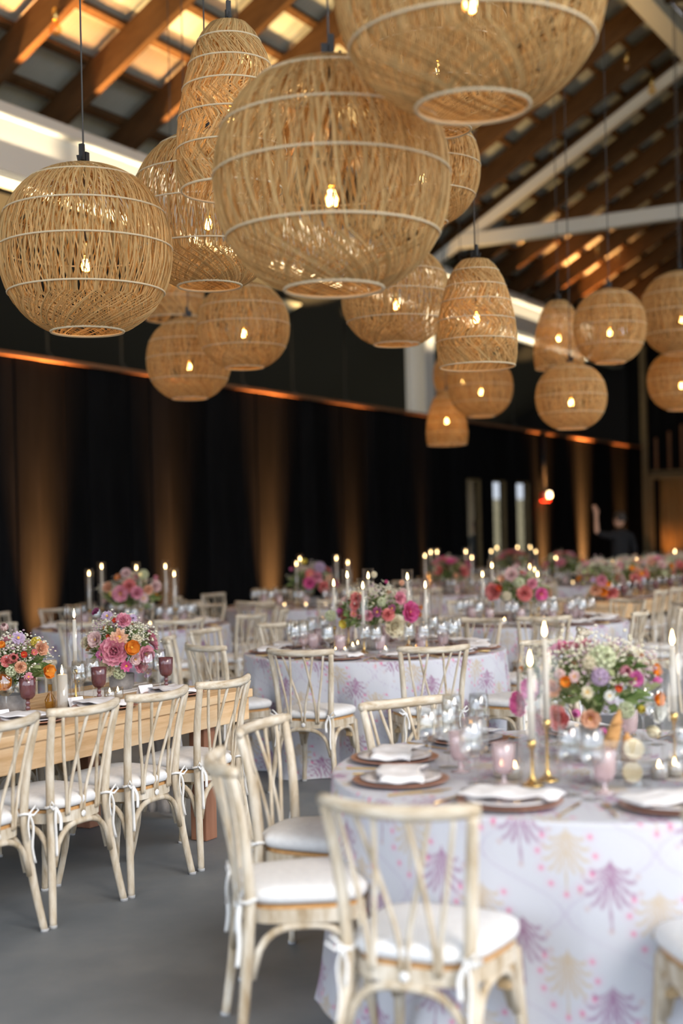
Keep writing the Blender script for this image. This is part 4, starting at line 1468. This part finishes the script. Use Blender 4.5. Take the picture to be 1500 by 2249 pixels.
# ------------------------------------------------------------------ long wooden tables
def long_table(x0, x1, y0, y1, label, legx):
    t = thing('farm_table', ((x0 + x1) / 2, (y0 + y1) / 2, 0), 0, label, 'table', 'long wooden tables')
    L, Wd = x1 - x0, y1 - y0
    n = 5
    pw = Wd / n
    me = bm_box(-L / 2, L / 2, -pw / 2 + 0.002, pw / 2 - 0.002, ZT - 0.045, ZT, 0.004).mesh('plank', 'pine', False)
    for i in range(n):
        ob('plank', me, t, (0, -Wd / 2 + pw * (i + 0.5), 0.0008 * (i % 2)))
    ap = bm_box(-L / 2 + 0.02, L / 2 - 0.02, -0.02, 0.02, ZT - 0.165, ZT - 0.046, 0.004).mesh('apron', 'pine', False)
    for sy in (-1, 1):
        ob('apron', ap, t, (0, sy * (Wd / 2 - 0.035), 0))
    ae = bm_box(-0.02, 0.02, -Wd / 2 + 0.06, Wd / 2 - 0.06, ZT - 0.165, ZT - 0.046, 0.004).mesh('apron', 'pine', False)
    for sx in (-1, 1):
        ob('apron', ae, t, (sx * (L / 2 - 0.04), 0, 0))
    lg = bm_box(-0.05, 0.05, -0.05, 0.05, 0.001, ZT - 0.047, 0.006).mesh('leg', 'redwood_leg', False)
    for lx in legx:
        for sy in (-1, 1):
            ob('leg', lg, t, (lx - (x0 + x1) / 2, sy * (Wd / 2 - 0.11), 0))
    return t


DL = 'long wooden table at left'
long_table(2.4, 6.2, 4.08, 5.08, 'long light pine table lined with chairs at the left', (2.7, 5.87))
chs = [chair((xx, 3.765), (0.0, 1.0), 'chairs along the long table') for xx in (3.98, 4.49, 5.00, 5.53)]
label_row(chs, 'whitewashed spindle chair, near side of the long pine table', 'chair', 'chairs along the long table')
chs = [chair((xx, 5.40), (0.05, -1.0), 'chairs along the long table') for xx in (4.75, 5.30, 5.85)]
label_row(chs, 'whitewashed spindle chair, far side of the long pine table', 'chair', 'chairs along the long table')
pl, wg, ag, nk, cd = [], [], [], [], []
for i, xx in enumerate((4.15, 4.70, 5.22, 5.78)):
    p = Vector((xx, 4.30, ZT + 0.002))
    pl.append(dinner_plate(p))
    nk.append(ob('napkin', NAPK[i], None, (xx, 4.30, ZT + 0.003), 0.5 - 0.3 * i))
    ag.append(amethyst_goblet(Vector((xx + 0.17, 4.475, ZT + 0.002))))
    wg.append(wine_glass(Vector((xx + 0.10, 4.545, ZT + 0.002))))
    wg.append(wine_glass(Vector((xx + 0.24, 4.57, ZT + 0.002))))
    c = MB()
    c.add([(-0.045, -0.022, 0), (0.045, -0.022, 0), (0.045, 0, 0.05), (-0.045, 0, 0.05), (0.045, 0.022, 0), (-0.045, 0.022, 0)], [(0, 1, 2, 3), (3, 2, 4, 5)])
    q = ob('place_card', c.mesh('place_card', 'paper', False), None, (xx - 0.02, 4.47, ZT + 0.002), -0.25)
    md = q.modifiers.new('thick', 'SOLIDIFY'); md.thickness = 0.001
    cd.append(q)
label_row(pl, 'white plate on the long pine table', 'plate', 'plates on the long pine table')
label_row(nk, 'folded white napkin on the long pine table', 'napkin', 'napkins on the long pine table')
label_row(ag, 'pressed purple glass goblet on the long pine table', 'goblet', 'purple goblets on the long pine table')
label_row(wg, 'clear wine glass on the long pine table', 'wine glass', 'wine glasses on the long pine table')
label_row(cd, 'white folded place card on the long pine table', 'place card', 'place cards on the long pine table')
d = proj(onY(167, 1520, 4.62))[2]
hur_set([(167, d, 1352)], DL)
q = onY(137, 1520, 4.50)
q.z = ZT + 0.001
pc = thing('pillar_candle', q, 0, 'thick white pillar candle in a glass cylinder on the long pine table', 'candle')
w = ob('wax', ring([(0.0, 0.001), (0.026, 0.001), (0.026, 0.165), (0.020, 0.168), (0.0, 0.162)], 20, 'wax', 'wax'), pc)
ob('flame', FLAME, w, (0, 0, 0.165))
ob('glass_cylinder', ring([(0.045, 0.0), (0.045, 0.20), (0.043, 0.20), (0.043, 0.0)], 26, 'hurricane_glass', 'glass_cylinder'), pc)
vl = []
for px, yy_ in ((241, 4.50), (259, 4.50)):
    q = onY(px, 1530, yy_); q.z = ZT + 0.001
    vl.append(votive(q))
label_row(vl, 'small lit votive candle on the long pine table', 'candle', 'votives on the long pine table')
q = onY(110, 1520, 4.58); q.z = ZT + 0.001
tag(ob('bud_vase', ring([(0.0, 0.0), (0.024, 0.0), (0.027, 0.04), (0.011, 0.07), (0.010, 0.11), (0.013, 0.115), (0.011, 0.115)], 16, 'amber_glass', 'bud_vase'), None, q), 'small amber glass bud vase on the long pine table', 'vase')
q = onY(268, 1530, 4.74); q.z = ZT + 0.001
arrangement(q, 0.17, 0.37, 81, 8, 'wildflowers with a pink rose and orange poppy on the long pine table', [
    (211, 1344, 17, 'rose', 'plum'), (236, 1354, 27, 'scabiosa', 'lilac'), (271, 1363, 30, 'rose', 'pink'), (292, 1358, 20, 'scabiosa', 'lilac'), (211, 1405, 38, 'peony', 'blush'), (190, 1412, 28, 'peony', 'cream'), (262, 1400, 42, 'scabiosa', 'peach'),
    (250, 1430, 56, 'rose', 'pink'), (289, 1422, 40, 'poppy', 'orange'), (319, 1436, 40, 'peony', 'pink'), (277, 1462, 28, 'scabiosa', 'hot_pink'), (297, 1448, 26, 'peony', 'blush'), (309, 1462, 28, 'rose', 'pink'), (236, 1467, 34, 'rose', 'cream'),
    (323, 1478, 24, 'scabiosa', 'lilac'), (252, 1364, 14, 'poppy', 'red'), (238, 1398, 12, 'poppy', 'red'), (300, 1405, 24, 'pompon', 'cream'), (262, 1478, 30, 'pompon', 'pale_green'), (222, 1440, 26, 'scabiosa', 'magenta')], 260, 70, 0.07, 0.09)
q = onY(30, 1560, 4.62); q.z = ZT + 0.001
arrangement(q, 0.17, 0.34, 91, 8, 'wildflowers with orange poppies at the left end of the long pine table', [
    (10, 1378, 30, 'tulip', 'blush'), (40, 1402, 32, 'scabiosa', 'lilac'), (5, 1417, 20, 'poppy', 'orange'), (79, 1410, 24, 'pompon', 'yellow'), (90, 1424, 30, 'rose', 'peach'), (30, 1445, 38, 'tulip', 'coral'), (52, 1438, 18, 'poppy', 'red'), (74, 1433, 18, 'poppy', 'coral'),
    (10, 1496, 44, 'poppy', 'orange'), (103, 1474, 38, 'poppy', 'orange'), (62, 1486, 22, 'scabiosa', 'pink'), (24, 1474, 26, 'pompon', 'pale_green'), (45, 1465, 24, 'rose', 'peach'), (15, 1452, 24, 'rose', 'coral')], 240, 70, 0.07, 0.09)
# gauzy runner falling over the table end
v_, f_ = [], []
for i in range(13):
    for j in range(12):
        z = ZT + 0.006 - (0.74) * j / 11
        v_.append((6.215 + 0.02 * math.sin(i * 1.6 + j * 0.3) + 0.02 * (j / 11), 4.60 + 0.30 * i / 12 + 0.015 * math.sin(j * 0.7 + i), z))
f_ = [(i * 12 + j, i * 12 + j + 1, (i + 1) * 12 + j + 1, (i + 1) * 12 + j) for i in range(12) for j in range(11)]
k = len(v_)
for i in range(13):
    v_.append((5.6, 4.60 + 0.30 * i / 12, ZT + 0.004))
f_ += [(k + i, i * 12, (i + 1) * 12, k + i + 1) for i in range(12)]
ro = ob('lace_runner', MB().add(v_, f_).mesh('lace_runner', 'lace'))
md = ro.modifiers.new('thick', 'SOLIDIFY'); md.thickness = 0.002
tag(ro, 'gauzy cream runner hanging over the end of the long pine table', 'table runner')

D9 = 'far long table at right'
long_table(14.5, 20.5, 4.65, 5.65, 'far long wooden table covered in flowers at the right', (15.0, 20.0))
chs = [chair((14.95 + 0.62 * i, 4.36), (0.0, 1.0), 'chairs along the far long table') for i in range(6)]
label_row(chs, 'whitewashed chair on near side of the far long table', 'chair', 'chairs along the far long table')
wg, ag, pl = [], [], []
for i in range(7):
    xx = 14.95 + 0.62 * i
    pl.append(dinner_plate(Vector((xx, 4.82, ZT + 0.002))))
    wg.append(wine_glass(Vector((xx + 0.10, 5.00, ZT + 0.002))))
    wg.append(wine_glass(Vector((xx + 0.24, 4.95, ZT + 0.002))))
    ag.append(amethyst_goblet(Vector((xx + 0.18, 4.88, ZT + 0.002))))
label_row(pl, 'plate on the far long table', 'plate', 'plates on the far long table')
label_row(wg, 'clear wine glass on the far long table', 'wine glass', 'wine glasses on the far long table')
label_row(ag, 'purple glass goblet on the far long table', 'goblet', 'purple goblets on the far long table')
hs = []
for px, fy in ((1347, 1237), (1400, 1232), (1443, 1228), (1484, 1212)):
    d = proj(onY(px, 1290, 5.15))[2]
    hs.append((px, d, fy))
hur_set(hs, D9)
fpal = [('rose', 'peach', 0.055), ('poppy', 'orange', 0.05), ('rose', 'blush', 0.055), ('rose', 'coral', 0.055), ('pompon', 'cream', 0.045), ('scabiosa', 'lilac', 0.04), ('peony', 'pink', 0.06), ('rose', 'peach', 0.05), ('pompon', 'pale_green', 0.045)]
for i, (px, nm) in enumerate(((1318, 'leftmost'), (1375, 'second from the left'), (1432, 'third from the left'), (1490, 'rightmost'))):
    q = onY(px, 1300, 5.15); q.z = ZT + 0.001
    pix = [(1343, 1303, 28, 'rose', 'coral'), (1321, 1275, 22, 'rose', 'pink'), (1325, 1299, 20, 'rose', 'orange'), (1308, 1296, 22, 'rose', 'peach'), (1303, 1273, 14, 'scabiosa', 'lilac'), (1296, 1312, 18, 'rose', 'cream'), (1335, 1283, 18, 'poppy', 'orange')] if i == 0 else ()
    arrangement(q, 0.26, 0.44, 100 + i, 36 if i else 22, 'peach and orange flowers on the far long table, ' + nm, pix, 90, 60, 0.08, 0.09, fpal)


# ------------------------------------------------------------------ woven pendant lamps
def globe_prof(t):
    """unit globe: t 0 top .. 1 bottom"""
    a = -1.42 + t * (1.42 + 1.17)          # latitude
    e = 0.92
    cz, sz = math.cos(a), math.sin(a)
    r = abs(cz) ** e
    z = -math.copysign(abs(sz) ** e, sz)
    return r, z * 0.985


def bell_prof(t):
    """unit bell: widest radius 1, height 2.66"""
    pts = [(0.0, 0.10, 1.33), (0.05, 0.34, 1.30), (0.12, 0.50, 1.14), (0.25, 0.68, 0.84), (0.42, 0.84, 0.36), (0.60, 0.95, -0.15), (0.78, 1.0, -0.62), (0.92, 0.985, -1.05), (1.0, 0.93, -1.31)]
    for a, b in zip(pts[:-1], pts[1:]):
        if t <= b[0] + 1e-9:
            k = (t - a[0]) / (b[0] - a[0])
            return a[1] + (b[1] - a[1]) * k, a[2] + (b[2] - a[2]) * k
    return pts[-1][1:]


def weave(prof, nA, nB, fa, fb, segs, w, seed, mat='rattan'):
    rg = np.random.RandomState(seed)
    t = np.linspace(0, 1, segs + 1)
    pr = np.array([prof(q) for q in t])
    r, z = pr[:, 0], pr[:, 1]
    Vs, Qs = [], []
    off = 0
    for n, fn, depth in ((nA, fa, 0.0), (nB, fb, -0.014)):
        for i in range(n):
            p0 = 2 * PI * (i + rg.uniform(-0.75, 0.75)) / n
            tw = fn(t) * rg.uniform(0.85, 1.15)
            phi = p0 + tw + 0.012 * np.sin(t * 20 + rg.rand() * 6)
            ww = w * rg.uniform(0.6, 1.35)
            dphi = np.minimum(ww / np.maximum(r, 0.05), 0.3) / 2
            rr = r + depth + rg.uniform(-0.006, 0.006)
            a = np.stack([rr * np.cos(phi - dphi), rr * np.sin(phi - dphi), z], 1)
            m_ = np.stack([(rr + 0.006) * np.cos(phi), (rr + 0.006) * np.sin(phi), z], 1)
            b = np.stack([rr * np.cos(phi + dphi), rr * np.sin(phi + dphi), z], 1)
            Vs.append(np.stack([a, m_, b], 1).reshape(-1, 3))
            k = np.arange(segs)
            q1 = np.stack([3 * k, 3 * k + 1, 3 * k + 4, 3 * k + 3], 1)
            q2 = np.stack([3 * k + 1, 3 * k + 2, 3 * k + 5, 3 * k + 4], 1)
            Qs.append(np.concatenate([q1, q2]) + off)
            off += 3 * (segs + 1)
    return npmesh('weave', np.concatenate(Vs), np.concatenate(Qs), mat)


def smooth01(x):
    return np.clip(x, 0, 1)


gA = lambda t: 0.35 * t + 0.75 * smooth01((t - 0.78) / 0.22) + 0.5 * smooth01((0.16 - t) / 0.16)
gB = lambda t: -0.62 * t - 0.75 * smooth01((t - 0.78) / 0.22) - 0.5 * smooth01((0.16 - t) / 0.16)
G_WEAVE = weave(globe_prof, 205, 205, gA, gB, 36, 0.0142, 1)
G_WEAVE2 = weave(globe_prof, 205, 205, lambda t: -gA(t), lambda t: -gB(t), 36, 0.0142, 5)
tri = lambda t: 0.42 * np.abs(((t * 3.0) % 1.0) * 2 - 1)
B_WEAVE = weave(bell_prof, 150, 150, lambda t: 1.0 * t + tri(t), lambda t: -1.0 * t - tri(t + 0.1), 40, 0.0205, 2)


def hoop(r, z, th=0.012):
    pts = [(r * math.cos(2 * PI * i / 48), r * math.sin(2 * PI * i / 48), z) for i in range(48)]
    b = MB()
    vs, fs = [], []
    for i in range(48):
        a = 2 * PI * i / 48
        for j in range(6):
            q = 2 * PI * j / 6
            rr = r + th * math.cos(q)
            vs.append((rr * math.cos(a), rr * math.sin(a), z + th * math.sin(q)))
    fs = [(i * 6 + j, ((i + 1) % 48) * 6 + j, ((i + 1) % 48) * 6 + (j + 1) % 6, i * 6 + (j + 1) % 6) for i in range(48) for j in range(6)]
    return b.add(vs, fs).mesh('hoop', 'rattan_ring')


def prof_at_z(prof, z):
    best = min((abs(prof(i / 200)[1] - z), i / 200) for i in range(201))
    return prof(best[1])[0]


G_HOOPS = [hoop(prof_at_z(globe_prof, z) + 0.008, z, 0.011) for z in (0.80, 0.42, 0.02, -0.48)] + [hoop(globe_prof(1.0)[0], globe_prof(1.0)[1], 0.016)]
B_HOOPS = [hoop(prof_at_z(bell_prof, z) + 0.010, z, 0.014) for z in (1.02, 0.64, 0.26, -0.20, -0.70)] + [hoop(bell_prof(1.0)[0], bell_prof(1.0)[1], 0.02)]
BULB = ring([(0.010, 0.045), (0.013, 0.038), (0.022, 0.022), (0.032, 0.0), (0.030, -0.022), (0.018, -0.036), (0.001, -0.040)], 18, 'bulb_glass', 'bulb')
FIL = ring([(0.001, 0.030), (0.013, 0.026), (0.019, 0.0), (0.016, -0.026), (0.001, -0.030)], 12, 'filament', 'filament')
SOCK = ring([(0.0, 0.11), (0.012, 0.11), (0.016, 0.10), (0.016, 0.045), (0.012, 0.040), (0.0, 0.040)], 12, 'brass', 'socket')
CLIP = MB().box(-0.030, -0.002, -0.016, 0.016, 0.03, 0.14).box(0.004, 0.040, -0.02, 0.02, 0.02, 0.09).box(-0.05, -0.035, -0.006, 0.006, 0.0, 0.07, Matrix.Rotation(-0.3, 4, 'Y')).mesh('plug_block', 'black_plastic', False)
CAP = ring([(0.012, 0.02), (0.05, 0.012), (0.075, 0.0), (0.05, 0.006), (0.0, 0.015)], 16, 'rattan_ring', 'cap')


def roof_z(y):
    return zb(y) if y > YR else zr - 0.08 * (YR - y) - 0.42


def pendant(px, py, wpx, hpx, kind, dia, label, power=5.0, twist=0.0, alt=False):
    d = FPX * dia / wpx
    p = W(px, py, d)
    R_ = dia / 2
    o = thing('woven_pendant', p, twist, label, 'pendant lamp', 'woven rattan pendant lamps')
    hh = hpx * d / FPX / 2
    prof_top = 0.985 if kind == 'globe' else 1.33
    sz = R_ if kind == 'globe' else hh / 1.33
    if kind == 'globe':
        sz = min(max(hh / 0.965, R_ * 0.92), R_ * 1.08)
    S = Matrix.Diagonal((R_, R_, sz, 1))
    w = ob('weave', (G_WEAVE2 if alt else G_WEAVE) if kind == 'globe' else B_WEAVE, o, None, None, S)
    tag(w, kind='stuff')
    for me in (G_HOOPS if kind == 'globe' else B_HOOPS):
        ob('hoop', me, o, None, None, S)
    ztop = prof_top * sz
    ob('cap', CAP, o, (0, 0, ztop - 0.012))
    ob('plug_block', CLIP, o, None, None, Matrix.Translation((0, 0, ztop)) @ Matrix.Scale(0.68, 4))
    zbulb = -0.08 * dia if kind == 'globe' else -0.10 * hh
    top = roof_z(p.y) - p.z
    cd = ob('cord', MB().tube([(0, 0, zbulb + 0.10), (0, 0, ztop), (0.003, 0, (ztop + top) / 2), (0, 0, top)], 0.0045, 6).mesh('cord', 'cord_grey'), o)
    so = ob('socket', SOCK, o, (0, 0, zbulb))
    bu = ob('bulb', BULB, o, (0, 0, zbulb))
    ob('filament', FIL, bu)
    L = lamp('bulb_light', 'POINT', o, (0, 0, zbulb), energy=power * 0.55, color=(1.0, 0.52, 0.16), shadow_soft_size=0.035)
    return o


PEND = [
    (188, 552, 376, 372, 'globe', 0.80, 'big round woven pendant at the far left before the white beam', 7),
    (506, 236, 240, 372, 'bell', 0.50, 'tall bell-shaped woven pendant above the round ones, upper left', 6),
    (457, 466, 332, 342, 'globe', 0.84, 'round woven pendant half hidden behind the big central one', 7),
    (728, 394, 517, 508, 'globe', 0.84, 'huge pale round woven pendant at the centre', 6),
    (1032, -42, 595, 585, 'globe', 0.84, 'huge round woven pendant cut off by the top edge', 6),
    (962, 125, 325, 370, 'globe', 0.84, 'round woven pendant mostly hidden behind the top-edge pendant', 7),
    (927, 372, 254, 248, 'globe', 0.74, 'round woven pendant peeping out right of the central one', 7),
    (381, 608, 134, 188, 'bell', 0.59, 'bell-shaped woven pendant behind the left cluster', 7),
    (415, 790, 185, 180, 'globe', 0.74, 'lowest round woven pendant of the left cluster', 8),
    (535, 717, 201, 191, 'globe', 0.74, 'round woven pendant above and right of the lowest left one', 8),
    (869, 652, 238, 220, 'globe', 0.80, 'round woven pendant just left of the middle bell', 7),
    (1046, 688, 177, 238, 'bell', 0.54, 'bell-shaped woven pendant in the middle right', 7),
    (1017, 826, 130, 128, 'globe', 0.74, 'small far round woven pendant under the middle bell, behind', 8),
    (1056, 850, 140, 136, 'globe', 0.70, 'far round woven pendant below the middle bell', 8),
    (981, 919, 92, 118, 'bell', 0.50, 'smallest far bell-shaped woven pendant hanging lowest', 9),
    (1227, 735, 111, 150, 'bell', 0.54, 'far bell-shaped woven pendant at the right', 8),
    (1339, 718, 158, 166, 'globe', 0.69, 'round woven pendant beside the far right bell', 8),
    (1254, 872, 155, 146, 'globe', 0.68, 'lower round woven pendant under the far right bell', 8),
    (1497, 689, 182, 184, 'globe', 0.88, 'upper round woven pendant cut off by the right edge', 8),
    (1496, 836, 146, 134, 'globe', 0.74, 'lower round woven pendant cut off by the right edge', 8),
]
for i, a in enumerate(PEND):
    pendant(*a, twist=i * 0.7, alt=(i in (0, 5, 10, 16)))

# ------------------------------------------------------------------ small things on walls and roof
for i, (px, py, dd) in enumerate(((122, 62, 15.2), (1376, 146, 20.5), (1432, 198, 23.0), (1118, 458, 25.0), (1312, 562, 27.5), (1356, 577, 28.0))):
    p = W(px, py, dd)
    u, v = uv(px, py)
    # distance where this direction meets the underside of the rafters
    d = (6.55 + RS * YC - CAMH - 0.14) / (-v / FPX + RS * (s_ - c_ * u / FPX))
    p = W(px, py, d)
    o = thing('bare_bulb', p, 0, 'bare string-light bulb under the rafters, ' + ORD[i], 'bulb', 'string-light bulbs')
    s3 = Matrix.Scale(2.0, 4)
    ob('socket', SOCK, o, None, None, s3)
    ob('glass', BULB, o, None, None, s3)
p = onY(1190, 1092, YW)
al = thing('fire_alarm', (p.x, YW - 0.03, p.z), 0, 'small red fire alarm with a glowing strobe on the black wall', 'fire alarm')
ob('case', bm_box(-0.17, 0.17, -0.10, 0.0, -0.09, 0.09, 0.01).mesh('case', 'alarm_red', False), al)
ob('strobe', MB().lathe([(0.0, 0.0), (0.07, 0.0), (0.06, 0.05), (0.0, 0.07)], 14).mesh('strobe', 'strobe'), al, None, None, Matrix.Translation((0.05, -0.10, 0.05)) @ Matrix.Rotation(PI / 2, 4, 'X'))
ob('conduit', MB().tube([(0, -0.03, 0.09), (0, -0.03, ZS - p.z)], 0.04, 8).mesh('conduit', 'black_plastic'), al)


# ------------------------------------------------------------------ people
def body(name, joints, edges, mat, parent, loc, rz, sub=2):
    names = list(joints)
    me = bpy.data.meshes.new(name)
    me.from_pydata([joints[k][0] for k in names], [(names.index(a), names.index(b)) for a, b in edges], [])
    o = bpy.data.objects.new(name, me)
    COL.objects.link(o)
    o.modifiers.new('skin', 'SKIN')
    for i, k in enumerate(names):
        rr = joints[k][1]
        me.skin_vertices[0].data[i].radius = rr if isinstance(rr, tuple) else (rr, rr)
        me.skin_vertices[0].data[i].use_root = (k == 'pelvis')
    sb = o.modifiers.new('sub', 'SUBSURF')
    sb.levels = sb.render_levels = sub
    dg = bpy.context.evaluated_depsgraph_get()
    m2 = bpy.data.meshes.new_from_object(o.evaluated_get(dg))
    bpy.data.objects.remove(o)
    m2.materials.clear()
    m2.materials.append(M[mat])
    m2.polygons.foreach_set('use_smooth', [True] * len(m2.polygons))
    return ob(name, m2, parent, loc, rz)


def head_mesh(hm):
    b = MB()
    prof = [(0.001, -0.115), (0.035, -0.112), (0.058, -0.095), (0.070, -0.055), (0.077, 0.0), (0.078, 0.04), (0.070, 0.085), (0.045, 0.112), (0.001, 0.122)]
    b.lathe(prof, 16)
    b.v = [(x, y * 1.18 + (0.012 if z < 0 else -0.006), z) for x, y, z in b.v]
    b.add([(-0.012, 0.085, -0.012), (0.012, 0.085, -0.012), (0, 0.118, -0.022), (0, 0.090, 0.028)], [(0, 1, 2), (0, 2, 3), (1, 3, 2)])
    for sx in (-1, 1):
        ball(b, 0.020, (sx * 0.080, -0.005, 0.0), 8, 5, 0, 1.5)
        ball(b, 0.010, (sx * 0.030, 0.083, 0.012), 6, 4, 1)
    b.tube([(-0.025, 0.086, -0.052), (0, 0.092, -0.054), (0.025, 0.086, -0.052)], 0.006, 5)
    return b.mesh('head', ['skin', 'wick'])


def hair_mesh(mat):
    b = MB()
    b.lathe([(0.086, -0.02), (0.088, 0.03), (0.082, 0.085), (0.055, 0.125), (0.001, 0.138)], 16)
    b.v = [(x, y * 1.16 - (0.020 if z < 0.08 else 0.010), z) for x, y, z in b.v]
    return b.mesh('hair', mat)


def person(loc, rz, label, arm_up, shirt, hairmat, H=1.84):
    k = H / 1.80
    o = thing('person', loc, rz, label, 'person')
    J = {'pelvis': ((0, 0, 0.96), (0.15, 0.11)), 'waist': ((0, 0, 1.10), (0.145, 0.10)), 'chest': ((0, 0, 1.32), (0.165, 0.11)), 'collar': ((0, -0.005, 1.45), (0.10, 0.08)), 'neck': ((0, 0.0, 1.53), 0.055)}
    E_ = [('pelvis', 'waist'), ('waist', 'chest'), ('chest', 'collar'), ('collar', 'neck')]
    for s, sg in (('l', -1), ('r', 1)):
        J[s + 'hip'] = ((sg * 0.095, 0, 0.88), 0.095); J[s + 'knee'] = ((sg * 0.11, 0.02, 0.50), 0.062); J[s + 'ank'] = ((sg * 0.12, 0, 0.09), 0.045); J[s + 'toe'] = ((sg * 0.13, 0.15, 0.045), 0.042)
        E_ += [('pelvis', s + 'hip'), (s + 'hip', s + 'knee'), (s + 'knee', s + 'ank'), (s + 'ank', s + 'toe')]
        J[s + 'sho'] = ((sg * 0.19, 0, 1.42), 0.062)
        E_ += [('collar', s + 'sho')]
        if arm_up and s == 'l':
            J[s + 'elb'] = ((sg * 0.33, 0.12, 1.47), 0.048)
        else:
            J[s + 'elb'] = ((sg * 0.25, -0.02, 1.13), 0.048)
        E_ += [(s + 'sho', s + 'elb')]
    sc = lambda D: {q: (tuple(c * k for c in v[0]), v[1]) for q, v in D.items()}
    bo = body('body', sc(J), E_, shirt, o, None, None)
    for s, sg in (('l', -1), ('r', 1)):
        e = Vector(J[s + 'elb'][0])
        if arm_up and s == 'l':
            wv = e + Vector((0.02, 0.05, 0.26)); hv_ = wv + Vector((0.0, 0.02, 0.09)); fd = Vector((0.0, 0.02, 0.08)); sd = Vector((0.02, 0, 0))
        else:
            wv = e + Vector((-sg * 0.02, 0.14, -0.21)); hv_ = wv + Vector((-sg * 0.01, 0.05, -0.07)); fd = Vector((0, 0.05, -0.06)); sd = Vector((0, 0.012, 0.012))
        A = {'pelvis': (tuple(e - (wv - e) * 0.08), 0.042), 'm': (tuple(e.lerp(wv, 0.4)), 0.042), 'w': (tuple(wv), 0.028), 'h': (tuple(hv_), (0.042, 0.024))}
        EE = [('pelvis', 'm'), ('m', 'w'), ('w', 'h')]
        for f in range(4):
            b0 = hv_ + sd * (f - 1.5)
            A['a%d' % f] = (tuple(b0 + fd * 0.4), 0.0095)
            A['b%d' % f] = (tuple(b0 + fd * (0.9 + 0.12 * (f in (1, 2))) + Vector((0, 0.012, 0))), 0.0085)
            EE += [('h', 'a%d' % f), ('a%d' % f, 'b%d' % f)]
        A['t'] = (tuple(wv.lerp(hv_, 0.6) + sd * 2.4), 0.010)
        A['t2'] = (tuple(hv_ + sd * 2.6 + fd * 0.2), 0.009)
        EE += [('w', 't'), ('t', 't2')]
        body('forearm', sc(A), EE, 'skin', o, None, None, 1)
    hd = ob('head', head_mesh(None), o, (0, 0.015 * k, 1.665 * k))
    hd.rotation_euler = (0, 0, 0.5 if arm_up else 0)
    ob('hair', hair_mesh(hairmat), hd)
    return o


p = W(1362, 1175, 21.4)
person((p.x, p.y, 0.0), YAW - PI / 2 + 0.35, 'person in black reaching one lit arm up before the dark wall', True, 'black_cloth', 'hair', 1.86)
pz = YAW - PI / 2 + 0.35
ap = Vector((p.x, p.y, 0)) + Matrix.Rotation(pz, 3, 'Z') @ Vector((-0.52, 0.02, 0))
uplight(ap.x, ap.y, 1600, 24, tuple(Matrix.Rotation(pz, 3, 'Z') @ Vector((0.12, 0.08, 1))), 'added floor spot, out of sight, lighting the raised arm', (1.0, 0.62, 0.15))  # extra hidden spot, added only to brighten the raised arm
p = onY(1047, 1140, YW + 1.0)
person((p.x, p.y, -0.12), YAW - PI / 2 + 2.6, 'person in a dark shirt standing behind the first window', False, 'grey_cloth', 'hair_brown', 1.96)
